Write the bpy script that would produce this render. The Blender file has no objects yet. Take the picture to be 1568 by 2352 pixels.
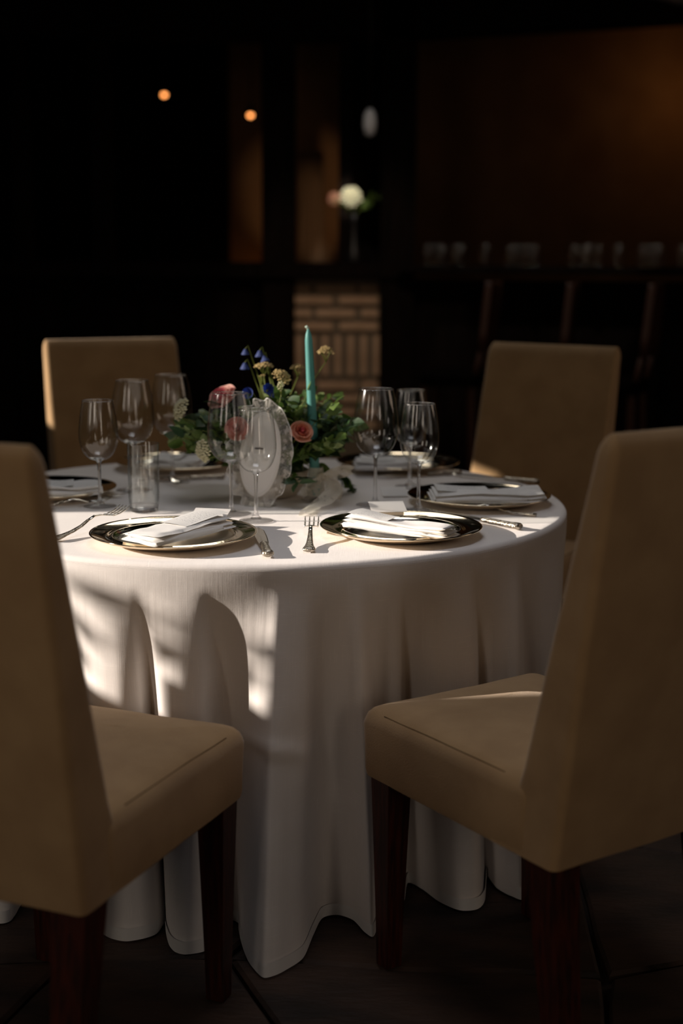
import bpy, bmesh, math, random
from mathutils import Vector, Matrix, noise
R = math.radians
PI = math.pi
random.seed(7)
sc = bpy.context.scene
col = sc.collection

# ------------------------------------------------------------------ camera
W, H = 1568, 2352
F, PITCH, CAMZ, ROLL = 3180.4, 0.1775, 1.2882, 0.0065
cam_d = bpy.data.cameras.new('camera')
cam = bpy.data.objects.new('camera', cam_d); col.objects.link(cam)
cam_d.sensor_fit = 'HORIZONTAL'; cam_d.sensor_width = 24.0
cam_d.lens = F / W * 24.0
cam_d.clip_start = 0.05
cam.matrix_world = Matrix.Translation((0, 0, CAMZ)) @ Matrix.Rotation(PI/2 - PITCH, 4, 'X') @ Matrix.Rotation(ROLL, 4, 'Z')
cam_d.dof.use_dof = True
cam_d.dof.focus_distance = 2.68
cam_d.dof.aperture_fstop = 1.7
sc.camera = cam

def ray(px, py):
    u, v = px - W/2, py - H/2
    c, s = math.cos(ROLL), math.sin(ROLL)
    u, v = u*c + v*s, -u*s + v*c
    x, d, up = u/F, 1.0, -v/F
    return Vector((x, d*math.cos(PITCH) + up*math.sin(PITCH), -d*math.sin(PITCH) + up*math.cos(PITCH)))
def T(px, py, z=0.752):                 # point on the horizontal plane at height z
    r = ray(px, py); t = (z - CAMZ)/r.z
    return Vector((r.x*t, r.y*t, z))
def at(px, py, Y):                      # point at distance Y into the room
    r = ray(px, py); t = Y/r.y
    return Vector((r.x*t, Y, CAMZ + r.z*t))

# ------------------------------------------------------------------ world, sun, daylight, added fills
w = bpy.data.worlds.new('World'); sc.world = w; w.use_nodes = True
w.node_tree.nodes['Background'].inputs[0].default_value = (0.55, 0.65, 0.8, 1)
w.node_tree.nodes['Background'].inputs[1].default_value = 0.05
def add_light(name, kind, loc, energy, color, size=1.0, size_y=None, target=None, rot=None):
    d = bpy.data.lights.new(name, kind); d.energy = energy; d.color = color
    if kind == 'AREA':
        d.shape = 'RECTANGLE'; d.size = size; d.size_y = size_y or size
    elif kind == 'POINT': d.shadow_soft_size = size
    elif kind == 'SPOT': d.shadow_soft_size = size
    o = bpy.data.objects.new(name, d); col.objects.link(o); o.location = loc
    if target is not None:
        o.rotation_euler = (Vector(target) - Vector(loc)).to_track_quat('-Z', 'Y').to_euler()
    return o
SUN_EL, SUN_AZ = 17.5, -4.0             # low sun, straight from the left and a hair towards the viewer
sun = add_light('sun', 'SUN', (-6, 3, 4), 7.2, (1.0, 0.885, 0.77))
sun.data.angle = R(0.6)
sd = Vector((math.cos(R(SUN_EL))*math.cos(R(SUN_AZ)), -math.cos(R(SUN_EL))*math.sin(R(SUN_AZ)), -math.sin(R(SUN_EL))))
sun.rotation_euler = sd.to_track_quat('-Z', 'Y').to_euler()
# daylight by the left window; roof, front and right area lamps are added fills
add_light('roof_fill', 'AREA', (-0.2, 5.6, 2.96), 11, (1.0, 0.94, 0.85), 1.0, 1.0, target=(-0.2, 3.3, 0))  # added overhead fill, set back clear of the rear chair fronts
rl = add_light('roof_narrow_fill', 'AREA', (-0.1, 2.4, 2.96), 2.2, (0.92, 0.93, 1.0), 1.0, 0.9, target=(-0.1, 2.45, 0))
rl.data.spread = R(78)                  # added overhead fill, narrowed so it misses the back chairs
add_light('left_window_daylight', 'AREA', (-2.9, 0.3, 1.75), 4.5, (1.0, 0.86, 0.70), 0.5, 1.1, target=(-0.1, 2.6, 0.7))
add_light('front_left_fill', 'AREA', (-1.25, -0.32, 1.65), 5.6, (1.0, 0.84, 0.70), 0.42, 1.2, target=(-0.5, 2.4, 0.8))  # added fill left of the camera, no window behind it
add_light('front_right_fill', 'AREA', (1.25, -0.32, 1.2), 4.4, (1.0, 0.82, 0.66), 0.42, 1.3, target=(0.3, 2.4, 0.7))  # added fill right of the camera, no door behind it
add_light('right_fill', 'AREA', (2.9, 3.4, 1.6), 5.5, (1.0, 0.74, 0.55), 1.0, 1.2, target=(0.1, 3.0, 0.6))  # added fill for the right side of the cloth, wall is solid
sc.view_settings.view_transform = 'Standard'
sc.view_settings.look = 'None'
sc.view_settings.exposure = 0.0
sc.view_settings.gamma = 1.0
sc.view_settings.use_curve_mapping = False
try:
    sc.cycles.use_denoising = True
    sc.cycles.sample_clamp_indirect = 8.0
    sc.cycles.max_bounces = 10; sc.cycles.transparent_max_bounces = 24
    sc.cycles.transmission_bounces = 10
    sc.cycles.blur_glossy = 0.3
except Exception: pass

# ------------------------------------------------------------------ materials
def srgb(r, g, b):
    f = lambda c: (c/255/12.92 if c/255 <= 0.04045 else ((c/255+0.055)/1.055)**2.4)
    return (f(r), f(g), f(b), 1)
class NT:
    def __init__(s, name):
        s.m = bpy.data.materials.new(name); s.m.use_nodes = True; s.t = s.m.node_tree
        s.t.nodes.clear(); s.out = s.t.nodes.new('ShaderNodeOutputMaterial')
    def n(s, kind, **k):
        nd = s.t.nodes.new('ShaderNode' + kind)
        for a, b in k.items():
            if a.startswith('i_'):
                key = a[2:]; key = int(key) if key.isdigit() else key.replace('_', ' ')
                nd.inputs[key].default_value = b
            else: setattr(nd, a, b)
        return nd
    def l(s, a, b): s.t.links.new(a, b)
def principled(name, color, rough=0.6, metal=0.0, color2=None, scale=20, bump=0.0, bscale=200, coord='Object', stretch=(1, 1, 1), detail=4, sheen=0.0, spec=0.5, fac=(0.35, 0.65), coat=0.0, bdist=0.002, trans=0.0):
    q = NT(name)
    b = q.n('BsdfPrincipled'); b.inputs['Base Color'].default_value = color
    b.inputs['Roughness'].default_value = rough; b.inputs['Metallic'].default_value = metal
    b.inputs['Sheen Weight'].default_value = sheen
    b.inputs['Specular IOR Level'].default_value = spec
    b.inputs['Coat Weight'].default_value = coat
    tc = q.n('TexCoord'); mp = q.n('Mapping'); mp.inputs['Scale'].default_value = stretch
    q.l(tc.outputs[coord], mp.inputs[0])
    if color2 is not None:
        nz = q.n('TexNoise'); nz.inputs['Scale'].default_value = scale; nz.inputs['Detail'].default_value = detail
        q.l(mp.outputs[0], nz.inputs['Vector'])
        rp = q.n('ValToRGB'); rp.color_ramp.elements[0].position = fac[0]; rp.color_ramp.elements[1].position = fac[1]
        rp.color_ramp.elements[0].color = color; rp.color_ramp.elements[1].color = color2
        q.l(nz.outputs[0], rp.inputs[0]); q.l(rp.outputs[0], b.inputs['Base Color'])
    if bump:
        n2 = q.n('TexNoise'); n2.inputs['Scale'].default_value = bscale; n2.inputs['Detail'].default_value = 3
        q.l(mp.outputs[0], n2.inputs['Vector'])
        bp = q.n('Bump'); bp.inputs['Strength'].default_value = bump; bp.inputs['Distance'].default_value = bdist
        q.l(n2.outputs[0], bp.inputs['Height']); q.l(bp.outputs[0], b.inputs['Normal'])
    sh = b.outputs[0]
    if trans:
        tr = q.n('BsdfTranslucent'); tr.inputs[0].default_value = color
        mx = q.n('MixShader'); mx.inputs[0].default_value = trans
        q.l(b.outputs[0], mx.inputs[1]); q.l(tr.outputs[0], mx.inputs[2]); sh = mx.outputs[0]
    q.l(sh, q.out.inputs[0])
    return q.m

def linen(name, color, bump=0.35):
    """white woven linen: fine threads both ways with slubs, on metre-true UVs"""
    q = NT(name); b = q.n('BsdfPrincipled'); b.inputs['Roughness'].default_value = 0.85
    b.inputs['Sheen Weight'].default_value = 0.25; b.inputs['Specular IOR Level'].default_value = 0.2
    tc = q.n('TexCoord'); hs = []
    for st in ((900, 14, 1), (14, 900, 1)):
        mp = q.n('Mapping'); mp.inputs['Scale'].default_value = st
        q.l(tc.outputs['UV'], mp.inputs[0])
        nz = q.n('TexNoise'); nz.inputs['Scale'].default_value = 1.0; nz.inputs['Detail'].default_value = 2.5
        q.l(mp.outputs[0], nz.inputs['Vector']); hs.append(nz.outputs[0])
    ad = q.n('Math', operation='ADD'); q.l(hs[0], ad.inputs[0]); q.l(hs[1], ad.inputs[1])
    # slubs: the few threads that stand out
    rp = q.n('ValToRGB'); rp.color_ramp.elements[0].position = 0.62; rp.color_ramp.elements[1].position = 0.74
    mxm = q.n('Math', operation='MAXIMUM'); q.l(hs[0], mxm.inputs[0]); q.l(hs[1], mxm.inputs[1])
    q.l(mxm.outputs[0], rp.inputs[0])
    mix = q.n('MixRGB'); mix.inputs[1].default_value = color
    mix.inputs[2].default_value = (min(1, color[0]*1.13), min(1, color[1]*1.13), min(1, color[2]*1.12), 1)
    q.l(rp.outputs[0], mix.inputs[0]); q.l(mix.outputs[0], b.inputs['Base Color'])
    # soft creases left by folding and washing
    n3 = q.n('TexNoise'); n3.inputs['Scale'].default_value = 7; n3.inputs['Detail'].default_value = 3
    q.l(tc.outputs['UV'], n3.inputs['Vector'])
    b0 = q.n('Bump'); b0.inputs['Strength'].default_value = 0.25; b0.inputs['Distance'].default_value = 0.01
    q.l(n3.outputs[0], b0.inputs['Height'])
    bp = q.n('Bump'); bp.inputs['Strength'].default_value = bump; bp.inputs['Distance'].default_value = 0.0006
    q.l(ad.outputs[0], bp.inputs['Height']); q.l(b0.outputs[0], bp.inputs['Normal']); q.l(bp.outputs[0], b.inputs['Normal'])
    q.l(b.outputs[0], q.out.inputs[0]); return q.m

def thin_glass(name, base=0.085):
    q = NT(name); lw = q.n('LayerWeight'); lw.inputs[0].default_value = 0.5
    pw = q.n('Math', operation='POWER'); pw.inputs[1].default_value = 4.0; q.l(lw.outputs['Facing'], pw.inputs[0])
    mu = q.n('Math', operation='MULTIPLY_ADD'); mu.inputs[1].default_value = 0.9; mu.inputs[2].default_value = base
    q.l(pw.outputs[0], mu.inputs[0])
    tr = q.n('BsdfTransparent'); tr.inputs[0].default_value = (0.965, 0.975, 0.97, 1)
    gl = q.n('BsdfGlossy'); gl.inputs['Roughness'].default_value = 0.10
    mx = q.n('MixShader'); q.l(mu.outputs[0], mx.inputs[0]); q.l(tr.outputs[0], mx.inputs[1]); q.l(gl.outputs[0], mx.inputs[2])
    q.l(mx.outputs[0], q.out.inputs[0]); return q.m
def solid_glass(name, rough=0.07):
    q = NT(name); g = q.n('BsdfGlass'); g.inputs['Roughness'].default_value = rough; g.inputs['IOR'].default_value = 1.45
    tr = q.n('BsdfTransparent'); mx = q.n('MixShader'); mx.inputs[0].default_value = 0.3
    q.l(g.outputs[0], mx.inputs[1]); q.l(tr.outputs[0], mx.inputs[2]); q.l(mx.outputs[0], q.out.inputs[0]); return q.m
def lace(name, color, scale=60, cover=0.5):
    """openwork net with denser motifs"""
    q = NT(name); d = q.n('BsdfDiffuse'); d.inputs[0].default_value = color
    tl = q.n('BsdfTranslucent'); tl.inputs[0].default_value = color
    m0 = q.n('MixShader'); m0.inputs[0].default_value = 0.4; q.l(d.outputs[0], m0.inputs[1]); q.l(tl.outputs[0], m0.inputs[2])
    tc = q.n('TexCoord')
    v = q.n('TexVoronoi', feature='DISTANCE_TO_EDGE'); v.inputs['Scale'].default_value = scale*6; q.l(tc.outputs['Object'], v.inputs['Vector'])
    net = q.n('Math', operation='LESS_THAN'); net.inputs[1].default_value = 0.10; q.l(v.outputs['Distance'], net.inputs[0])
    nz = q.n('TexNoise'); nz.inputs['Scale'].default_value = scale; nz.inputs['Detail'].default_value = 1.5; q.l(tc.outputs['Object'], nz.inputs['Vector'])
    mot = q.n('Math', operation='GREATER_THAN'); mot.inputs[1].default_value = cover; q.l(nz.outputs[0], mot.inputs[0])
    mxx = q.n('Math', operation='MAXIMUM'); q.l(net.outputs[0], mxx.inputs[0]); q.l(mot.outputs[0], mxx.inputs[1])
    sc_ = q.n('Math', operation='MULTIPLY'); sc_.inputs[1].default_value = 0.72; q.l(mxx.outputs[0], sc_.inputs[0])
    tr = q.n('BsdfTransparent'); mx = q.n('MixShader')
    q.l(sc_.outputs[0], mx.inputs[0]); q.l(tr.outputs[0], mx.inputs[1]); q.l(m0.outputs[0], mx.inputs[2])
    q.l(mx.outputs[0], q.out.inputs[0]); return q.m
def printed(name):
    """white card with small lines of faint script on it (UV 0..1)"""
    q = NT(name); b = q.n('BsdfPrincipled'); b.inputs['Roughness'].default_value = 0.7
    tc = q.n('TexCoord'); sp = q.n('SeparateXYZ'); q.l(tc.outputs['UV'], sp.inputs[0])
    row = q.n('Math', operation='MULTIPLY'); row.inputs[1].default_value = 9; q.l(sp.outputs[1], row.inputs[0])
    fr = q.n('Math', operation='FRACT'); q.l(row.outputs[0], fr.inputs[0])
    band = q.n('Math', operation='LESS_THAN'); band.inputs[1].default_value = 0.45; q.l(fr.outputs[0], band.inputs[0])
    mp = q.n('Mapping'); mp.inputs['Scale'].default_value = (38, 26, 1); q.l(tc.outputs['UV'], mp.inputs[0])
    nz = q.n('TexNoise'); nz.inputs['Scale'].default_value = 1; nz.inputs['Detail'].default_value = 3; q.l(mp.outputs[0], nz.inputs['Vector'])
    th = q.n('Math', operation='GREATER_THAN'); th.inputs[1].default_value = 0.52; q.l(nz.outputs[0], th.inputs[0])
    ml = q.n('Math', operation='MULTIPLY'); q.l(band.outputs[0], ml.inputs[0]); q.l(th.outputs[0], ml.inputs[1])
    # text block only in the middle
    gx = q.n('Math', operation='COMPARE'); gx.inputs[1].default_value = 0.5; gx.inputs[2].default_value = 0.3; q.l(sp.outputs[0], gx.inputs[0])
    gy = q.n('Math', operation='COMPARE'); gy.inputs[1].default_value = 0.5; gy.inputs[2].default_value = 0.38; q.l(sp.outputs[1], gy.inputs[0])
    m2 = q.n('Math', operation='MULTIPLY'); q.l(gx.outputs[0], m2.inputs[0]); q.l(gy.outputs[0], m2.inputs[1])
    m3 = q.n('Math', operation='MULTIPLY'); q.l(ml.outputs[0], m3.inputs[0]); q.l(m2.outputs[0], m3.inputs[1])
    mx = q.n('MixRGB'); mx.inputs[1].default_value = (0.78, 0.77, 0.75, 1); mx.inputs[2].default_value = (0.46, 0.45, 0.46, 1)
    q.l(m3.outputs[0], mx.inputs[0]); q.l(mx.outputs[0], b.inputs['Base Color']); q.l(b.outputs[0], q.out.inputs[0]); return q.m
def emis(name, color, s):
    q = NT(name); e = q.n('Emission'); e.inputs[0].default_value = color; e.inputs[1].default_value = s
    q.l(e.outputs[0], q.out.inputs[0]); return q.m

M = {}
M['linen'] = linen('white_linen', (0.86, 0.81, 0.78, 1))
M['napkin'] = principled('napkin_cotton', (0.86, 0.84, 0.82, 1), 0.8, bump=0.3, bscale=900, sheen=0.2)
M['slip'] = principled('beige_slipcover', srgb(182, 149, 108), 0.9, color2=srgb(169, 136, 97), detail=9, scale=11, bump=0.5, bscale=420, sheen=0.3, spec=0.15, bdist=0.0015)
M['seam'] = principled('seam_thread', srgb(96, 74, 50), 0.9, spec=0.1)
M['mahog'] = principled('mahogany', srgb(74, 26, 12), 0.45, color2=srgb(38, 12, 7), scale=14, stretch=(9, 9, 1), bump=0.2, bscale=60)
M['charger'] = principled('charger_metal', (0.80, 0.68, 0.50, 1), 0.085, 1.0, bump=0.05, bscale=60, bdist=0.001)
M['chwell'] = principled('charger_silver', (0.82, 0.78, 0.70, 1), 0.14, 1.0, bump=0.05, bscale=60, bdist=0.001)
M['silver'] = principled('cutlery_silver', (0.78, 0.74, 0.66, 1), 0.18, 1.0)
M['silver_orn'] = principled('ornate_silver', (0.60, 0.54, 0.45, 1), 0.3, 1.0, color2=(0.25, 0.2, 0.15, 1), scale=160, bump=0.9, bscale=220, bdist=0.003)
M['thin'] = thin_glass('thin_bowl_glass'); M['glass'] = solid_glass('solid_glass'); M['thinbar'] = thin_glass('bar_glass_wall', 0.06)
M['candle'] = principled('turquoise_wax', srgb(100, 168, 162), 0.45, spec=0.4, trans=0.25)
M['wick'] = principled('wick', srgb(196, 220, 205), 0.8)
M['lace'] = lace('white_lace', (0.84, 0.80, 0.75, 1), 70, 0.55)
M['ribbon'] = lace('cream_lace_ribbon', (0.86, 0.81, 0.70, 1), 120, 0.40)
M['card'] = principled('white_card', (0.90, 0.88, 0.86, 1), 0.6, trans=0.3)
M['print'] = printed('printed_menu')
M['ink'] = principled('ink', (0.09, 0.08, 0.08, 1), 0.7)
M['bowl'] = principled('cream_ceramic', (0.62, 0.55, 0.45, 1), 0.4)
M['leafA'] = principled('leaf_dark', srgb(76, 104, 44), 0.5, color2=srgb(124, 144, 68), scale=30, trans=0.3)
M['leafB'] = principled('leaf_light', srgb(140, 160, 98), 0.5, color2=srgb(184, 194, 138), scale=30, trans=0.35)
M['leafC'] = principled('leaf_deep', srgb(34, 58, 30), 0.5, color2=srgb(56, 86, 42), scale=30)
M['stem'] = principled('green_stem', srgb(116, 126, 52), 0.6, trans=0.2)
M['pink'] = principled('pink_petal', srgb(232, 160, 152), 0.6, color2=srgb(240, 196, 178), scale=25, trans=0.4)
M['pinkc'] = principled('rose_petal', srgb(214, 96, 112), 0.6, color2=srgb(232, 140, 140), scale=25, trans=0.4)
M['peach'] = principled('peach_petal', srgb(232, 164, 138), 0.6, color2=srgb(238, 188, 160), scale=25, trans=0.4)
M['peachd'] = principled('peach_petal_deep', srgb(214, 130, 106), 0.6, trans=0.3)
M['white'] = principled('white_petal', srgb(226, 222, 190), 0.6, trans=0.35)
M['cream'] = principled('cream_floret', srgb(196, 172, 118), 0.8, color2=srgb(150, 126, 78), scale=90)
M['blue'] = principled('blue_petal', srgb(26, 44, 120), 0.55, color2=srgb(70, 86, 140), scale=40, trans=0.3)
M['slate'] = principled('slate', srgb(62, 44, 33), 0.65, spec=0.3, color2=srgb(28, 20, 15), scale=3.5, bump=0.7, bscale=26, bdist=0.006, stretch=(1, 2.5, 1))
M['grout'] = principled('grout', srgb(44, 32, 24), 0.95, bump=0.3, bscale=80)
M['dwood'] = principled('dark_timber', srgb(17, 10, 7), 0.8, spec=0.04, color2=srgb(9, 6, 4), scale=6, stretch=(6, 6, 0.6), bump=0.2, bscale=40)
M['plaster'] = principled('warm_plaster', srgb(140, 104, 74), 0.9, spec=0.1, color2=srgb(122, 88, 60), scale=3, bump=0.2, bscale=30)
M['curtain'] = principled('grey_brown_curtain', srgb(120, 92, 66), 0.95, color2=srgb(96, 72, 50), scale=5, stretch=(8, 8, 0.3))
M['brick'] = principled('pale_brick', srgb(178, 146, 118), 0.9, color2=srgb(158, 126, 98), scale=9, bump=0.5, bscale=60)
M['mortar'] = principled('dark_mortar', srgb(98, 84, 68), 0.95, bump=0.4, bscale=90)
M['ceil'] = principled('dark_ceiling', srgb(16, 11, 8), 0.95, spec=0.03, color2=srgb(11, 8, 6), scale=2)
M['leather'] = principled('brown_leather', srgb(72, 40, 24), 0.5)
M['bulb'] = emis('bulb_glow', (1.0, 0.34, 0.09, 1), 4.5)
M['frost'] = principled('frosted_glass', (0.7, 0.7, 0.72, 1), 0.4, trans=0.5)
M['black'] = principled('black_metal', srgb(18, 16, 15), 0.45)

# ------------------------------------------------------------------ helpers
def obj(name, bm, mat, parent=None, smooth=True, loc=None):
    me = bpy.data.meshes.new(name)
    bmesh.ops.recalc_face_normals(bm, faces=bm.faces) if not getattr(bm, 'keep', False) else None
    bm.to_mesh(me); bm.free()
    if smooth:
        me.polygons.foreach_set('use_smooth', [True]*len(me.polygons))
    for m in (mat if isinstance(mat, (list, tuple)) else [mat]): me.materials.append(m)
    o = bpy.data.objects.new(name, me); col.objects.link(o)
    if parent is not None: o.parent = parent
    if loc is not None: o.location = loc
    return o
def autosmooth(o, ang=40):
    me = o.data
    bm = bmesh.new(); bm.from_mesh(me)
    for e in bm.edges:
        if len(e.link_faces) == 2 and e.calc_face_angle(0) > R(ang): e.smooth = False
    bm.to_mesh(me); bm.free(); return o
def thing(name, label, cat, loc=(0, 0, 0), rz=0, group=None):
    o = bpy.data.objects.new(name, None); col.objects.link(o); o.empty_display_size = 0.05
    o.location = loc; o.rotation_euler = (0, 0, rz)
    o['label'] = label; o['category'] = cat
    if group: o['group'] = group
    return o
def tag(o, label, cat, group=None, kind=None):
    o['label'] = label; o['category'] = cat
    if group: o['group'] = group
    if kind: o['kind'] = kind
    return o
def struct(o): o['kind'] = 'structure'; return o
def box(bm, x0, x1, y0, y1, z0, z1, bevel=0.0, M4=None):
    vs = [bm.verts.new((x, y, z)) for z in (z0, z1) for y in (y0, y1) for x in (x0, x1)]
    fs = [(0, 2, 3, 1), (4, 5, 7, 6), (0, 1, 5, 4), (2, 6, 7, 3), (0, 4, 6, 2), (1, 3, 7, 5)]
    faces = [bm.faces.new([vs[i] for i in f]) for f in fs]
    if M4 is not None: bmesh.ops.transform(bm, matrix=M4, verts=vs)
    if bevel:
        es = list({e for f in faces for e in f.edges})
        bmesh.ops.bevel(bm, geom=es, offset=bevel, segments=2, affect='EDGES')
    return vs
def lathe(bm, prof, seg=40, cap0=False, cap1=False, M4=None):
    rings = []
    for r, z in prof:
        if r < 1e-6: rings.append([bm.verts.new((0, 0, z))])
        else: rings.append([bm.verts.new((r*math.cos(2*PI*i/seg), r*math.sin(2*PI*i/seg), z)) for i in range(seg)])
    for a, b in zip(rings, rings[1:]):
        for i in range(seg):
            j = (i+1) % seg
            if len(a) == 1 and len(b) == 1: continue
            if len(a) == 1: bm.faces.new((a[0], b[i], b[j]))
            elif len(b) == 1: bm.faces.new((a[i], a[j], b[0]))
            else: bm.faces.new((a[i], a[j], b[j], b[i]))
    if M4 is not None: bmesh.ops.transform(bm, matrix=M4, verts=[v for r in rings for v in r])
    return rings
def tube(bm, pts, rad, seg=8, flat=1.0):
    pts = [Vector(p) for p in pts]; rings = []
    rad = rad if isinstance(rad, (list, tuple)) else [rad]*len(pts)
    up = Vector((0, 0, 1))
    for i, p in enumerate(pts):
        d = (pts[min(i+1, len(pts)-1)] - pts[max(i-1, 0)]).normalized()
        u = up if abs(d.dot(up)) < 0.95 else Vector((0, 1, 0))
        a = d.cross(u).normalized(); b = a.cross(d).normalized()
        rings.append([bm.verts.new(p + a*rad[i]*math.cos(2*PI*k/seg) + b*rad[i]*flat*math.sin(2*PI*k/seg)) for k in range(seg)])
    for r0, r1 in zip(rings, rings[1:]):
        for k in range(seg):
            bm.faces.new((r0[k], r0[(k+1) % seg], r1[(k+1) % seg], r1[k]))
    bm.faces.new(rings[0][::-1]); bm.faces.new(rings[-1])
    return rings
def rrect(w, d, r, n=5, bow=0.0):
    pts = []
    for cx, cy, a0 in ((w/2-r, d/2-r, 0), (-w/2+r, d/2-r, 90), (-w/2+r, -d/2+r, 180), (w/2-r, -d/2+r, 270)):
        for k in range(n+1):
            a = R(a0 + 90*k/n); pts.append((cx + r*math.cos(a), cy + r*math.sin(a)))
    # extra points along straights so the loft can bulge
    out = []
    for i, p in enumerate(pts):
        q = pts[(i+1) % len(pts)]; out.append(p)
        if i % (n+1) == n:
            for k in range(1, 8):
                t = k/8; x = p[0]+(q[0]-p[0])*t; y = p[1]+(q[1]-p[1])*t
                out.append((x, y))
    return out
def loft(bm, rings, cap0=True, cap1=True):
    rs = [[bm.verts.new(p) for p in r] for r in rings]
    n = len(rs[0])
    for a, b in zip(rs, rs[1:]):
        for i in range(n): bm.faces.new((a[i], a[(i+1) % n], b[(i+1) % n], b[i]))
    if cap0: bm.faces.new(rs[0][::-1])
    if cap1: bm.faces.new(rs[-1])
    return rs
def copy_tree(o, parent=None):
    c = o.copy(); col.objects.link(c); c.parent = parent
    for ch in o.children: copy_tree(ch, c)
    return c

# ================================================================== STRUCTURE
# floor: large slate flagstones, each a stone of its own
bm = bmesh.new(); box(bm, -3.2, 3.4, -1.2, 9.6, -0.12, -0.022)
floor = struct(obj('floor', bm, M['grout'], smooth=False))
rs = random.Random(3)
NX, NY = 13, 13; gx = lambda i: -3.1 + i*0.5; gy = lambda j: 1.1 + j*0.46
P = {}
for i in range(NX+1):
    for j in range(NY+1):
        P[i, j] = Vector((gx(i) + rs.uniform(-.15, .15), gy(j) + rs.uniform(-.13, .13), 0))
for i in range(NX):
    for j in range(NY):
        c = [P[i, j], P[i+1, j], P[i+1, j+1], P[i, j+1]]
        m = sum(c, Vector())/4
        ring = []
        for k in range(4):
            a, b = c[k], c[(k+1) % 4]
            for t in (0, 0.25, 0.5, 0.75):
                p = a.lerp(b, t); pp = p + (m-p).normalized()*(0.012 if t == 0 else 0.005)
                pp += Vector((noise.noise(p*6)*0.018, noise.noise(p*6+Vector((9, 3, 1)))*0.018, 0)) if t else Vector()
                ring.append(pp - m)
        bm = bmesh.new(); dz = rs.uniform(-.004, .0)
        lo = [bm.verts.new((p.x, p.y, -.03)) for p in ring]
        mi = [bm.verts.new((p.x, p.y, -.007+dz)) for p in ring]
        hi = [bm.verts.new((p.x*.975, p.y*.975, dz)) for p in ring]
        n = len(ring)
        for a, b in ((lo, mi), (mi, hi)):
            for k in range(n): bm.faces.new((a[k], a[(k+1) % n], b[(k+1) % n], b[k]))
        bm.faces.new(hi)
        s = obj('flagstone', bm, M['slate'], floor, smooth=False, loc=(m.x, m.y, 0))

# left outer wall: unseen, its openings shaped to place the sun patches
XW = -3.0
SH = lambda Y: Y + (-0.2 - XW)*math.tan(R(SUN_AZ))
o1 = (2.41, 3.30, 1.30, 2.12); o1b = (2.36, 2.47, 1.20, 1.375); o2 = (4.07, 4.44, 1.47, 1.79); o4 = (4.215, 4.44, 1.79, 1.91)
def wall_yz(bm, x0, x1, yr, zr, holes):
    ys = sorted({yr[0], yr[1], *[h[0] for h in holes], *[h[1] for h in holes]})
    zs = sorted({zr[0], zr[1], *[h[2] for h in holes], *[h[3] for h in holes]})
    for a, b in zip(ys, ys[1:]):
        for c, d in zip(zs, zs[1:]):
            ym, zm = (a+b)/2, (c+d)/2
            if any(h[0] < ym < h[1] and h[2] < zm < h[3] for h in holes): continue
            box(bm, x0, x1, a, b, c, d)
off = (-0.2 - XW)*math.tan(R(SUN_AZ))
h1 = (o1[0]+off, o1[1]+off, o1[2], o1[3]); h2 = (o2[0]+off, o2[1]+off, o2[2], o2[3])
h3 = (-0.5, 1.1, 1.1, 2.4)
h4 = (o4[0]+off, o4[1]+off, o4[2], o4[3])
bm = bmesh.new(); wall_yz(bm, XW-0.10, XW, (-1.2, 9.6), (-0.1, 3.0), [h1, h2, h3, h4])
struct(obj('wall_left', bm, M['dwood'], smooth=False))
bm = bmesh.new(); box(bm, XW+0.0, XW+0.03, o1b[0]+off, o1b[1]+off, o1b[2], o1b[3]); struct(obj('sun_blocker_low', bm, M['dwood'], smooth=False))  # added board blocking low sun off the front of the cloth
bm = bmesh.new(); box(bm, XW+0.0, XW+0.03, h1[0]+0.49, h1[1]+0.03, 1.70, 1.865); box(bm, XW+0.0, XW+0.03, h1[0]+0.59, h1[1]+0.03, h1[2]-0.02, 1.70)
struct(obj('sun_blocker', bm, M['dwood'], smooth=False))      # added boards blocking part of the opening to shape the sun patch
bm = bmesh.new(); box(bm, 3.0, 3.12, -1.2, 9.6, -0.1, 3.0); struct(obj('wall_right', bm, M['dwood'], smooth=False))
bm = bmesh.new(); box(bm, -3.1, 3.1, -0.52, -0.4, -0.1, 3.0); struct(obj('wall_front', bm, M['dwood'], smooth=False))
bm = bmesh.new()
for x0, x1, y0, y1 in ((-3.1, -2.0, -1.3, 9.6), (0.5, 3.1, -1.3, 9.6), (-2.0, -0.8, -1.3, 9.6), (-0.8, 0.5, -1.3, 1.85), (-0.8, 0.5, 2.95, 5.0), (-0.8, 0.5, 6.2, 9.6)):
    box(bm, x0, x1, y0, y1, 3.0, 3.1)
struct(obj('ceiling', bm, M['ceil'], smooth=False))

# unseen bush added outside the left opening to dapple sun on the cloth
bush = thing('dapple_bush', 'unseen leafy bush added outside the left window to dapple the sun', 'bush', (-4.3, 2.36, 0))
bm = bmesh.new(); rb = random.Random(5)
tube(bm, [(0, 0, -0.1), (0.03, 0.02, 0.8), (0, -0.03, 1.5), (0.02, 0.03, 1.95)], [0.012, 0.01, 0.006, 0.003], 6)
obj('stem', bm, M['stem'], bush)
bm = bmesh.new()
for k in range(22):
    c_ = Vector((rb.uniform(-.08, .08), rb.uniform(-0.24, 0.2), rb.uniform(1.56, 1.92)))
    L_ = rb.uniform(0.028, 0.045); qd = Vector((rb.uniform(-.3, .3), rb.uniform(-1, 1), rb.uniform(-.6, .8))).normalized(); sd_ = qd.cross(Vector((1, 0, 0.2))).normalized()
    vs = [bm.verts.new(c_ + qd*L_*a_ + sd_*L_*b_) for a_, b_ in ((-1, 0), (-.4, .42), (.4, .38), (1, 0), (.4, -.38), (-.4, -.42))]
    bm.faces.new(vs)
lf = obj('foliage', bm, M['leafA'], bush); lf['kind'] = 'stuff'

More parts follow.
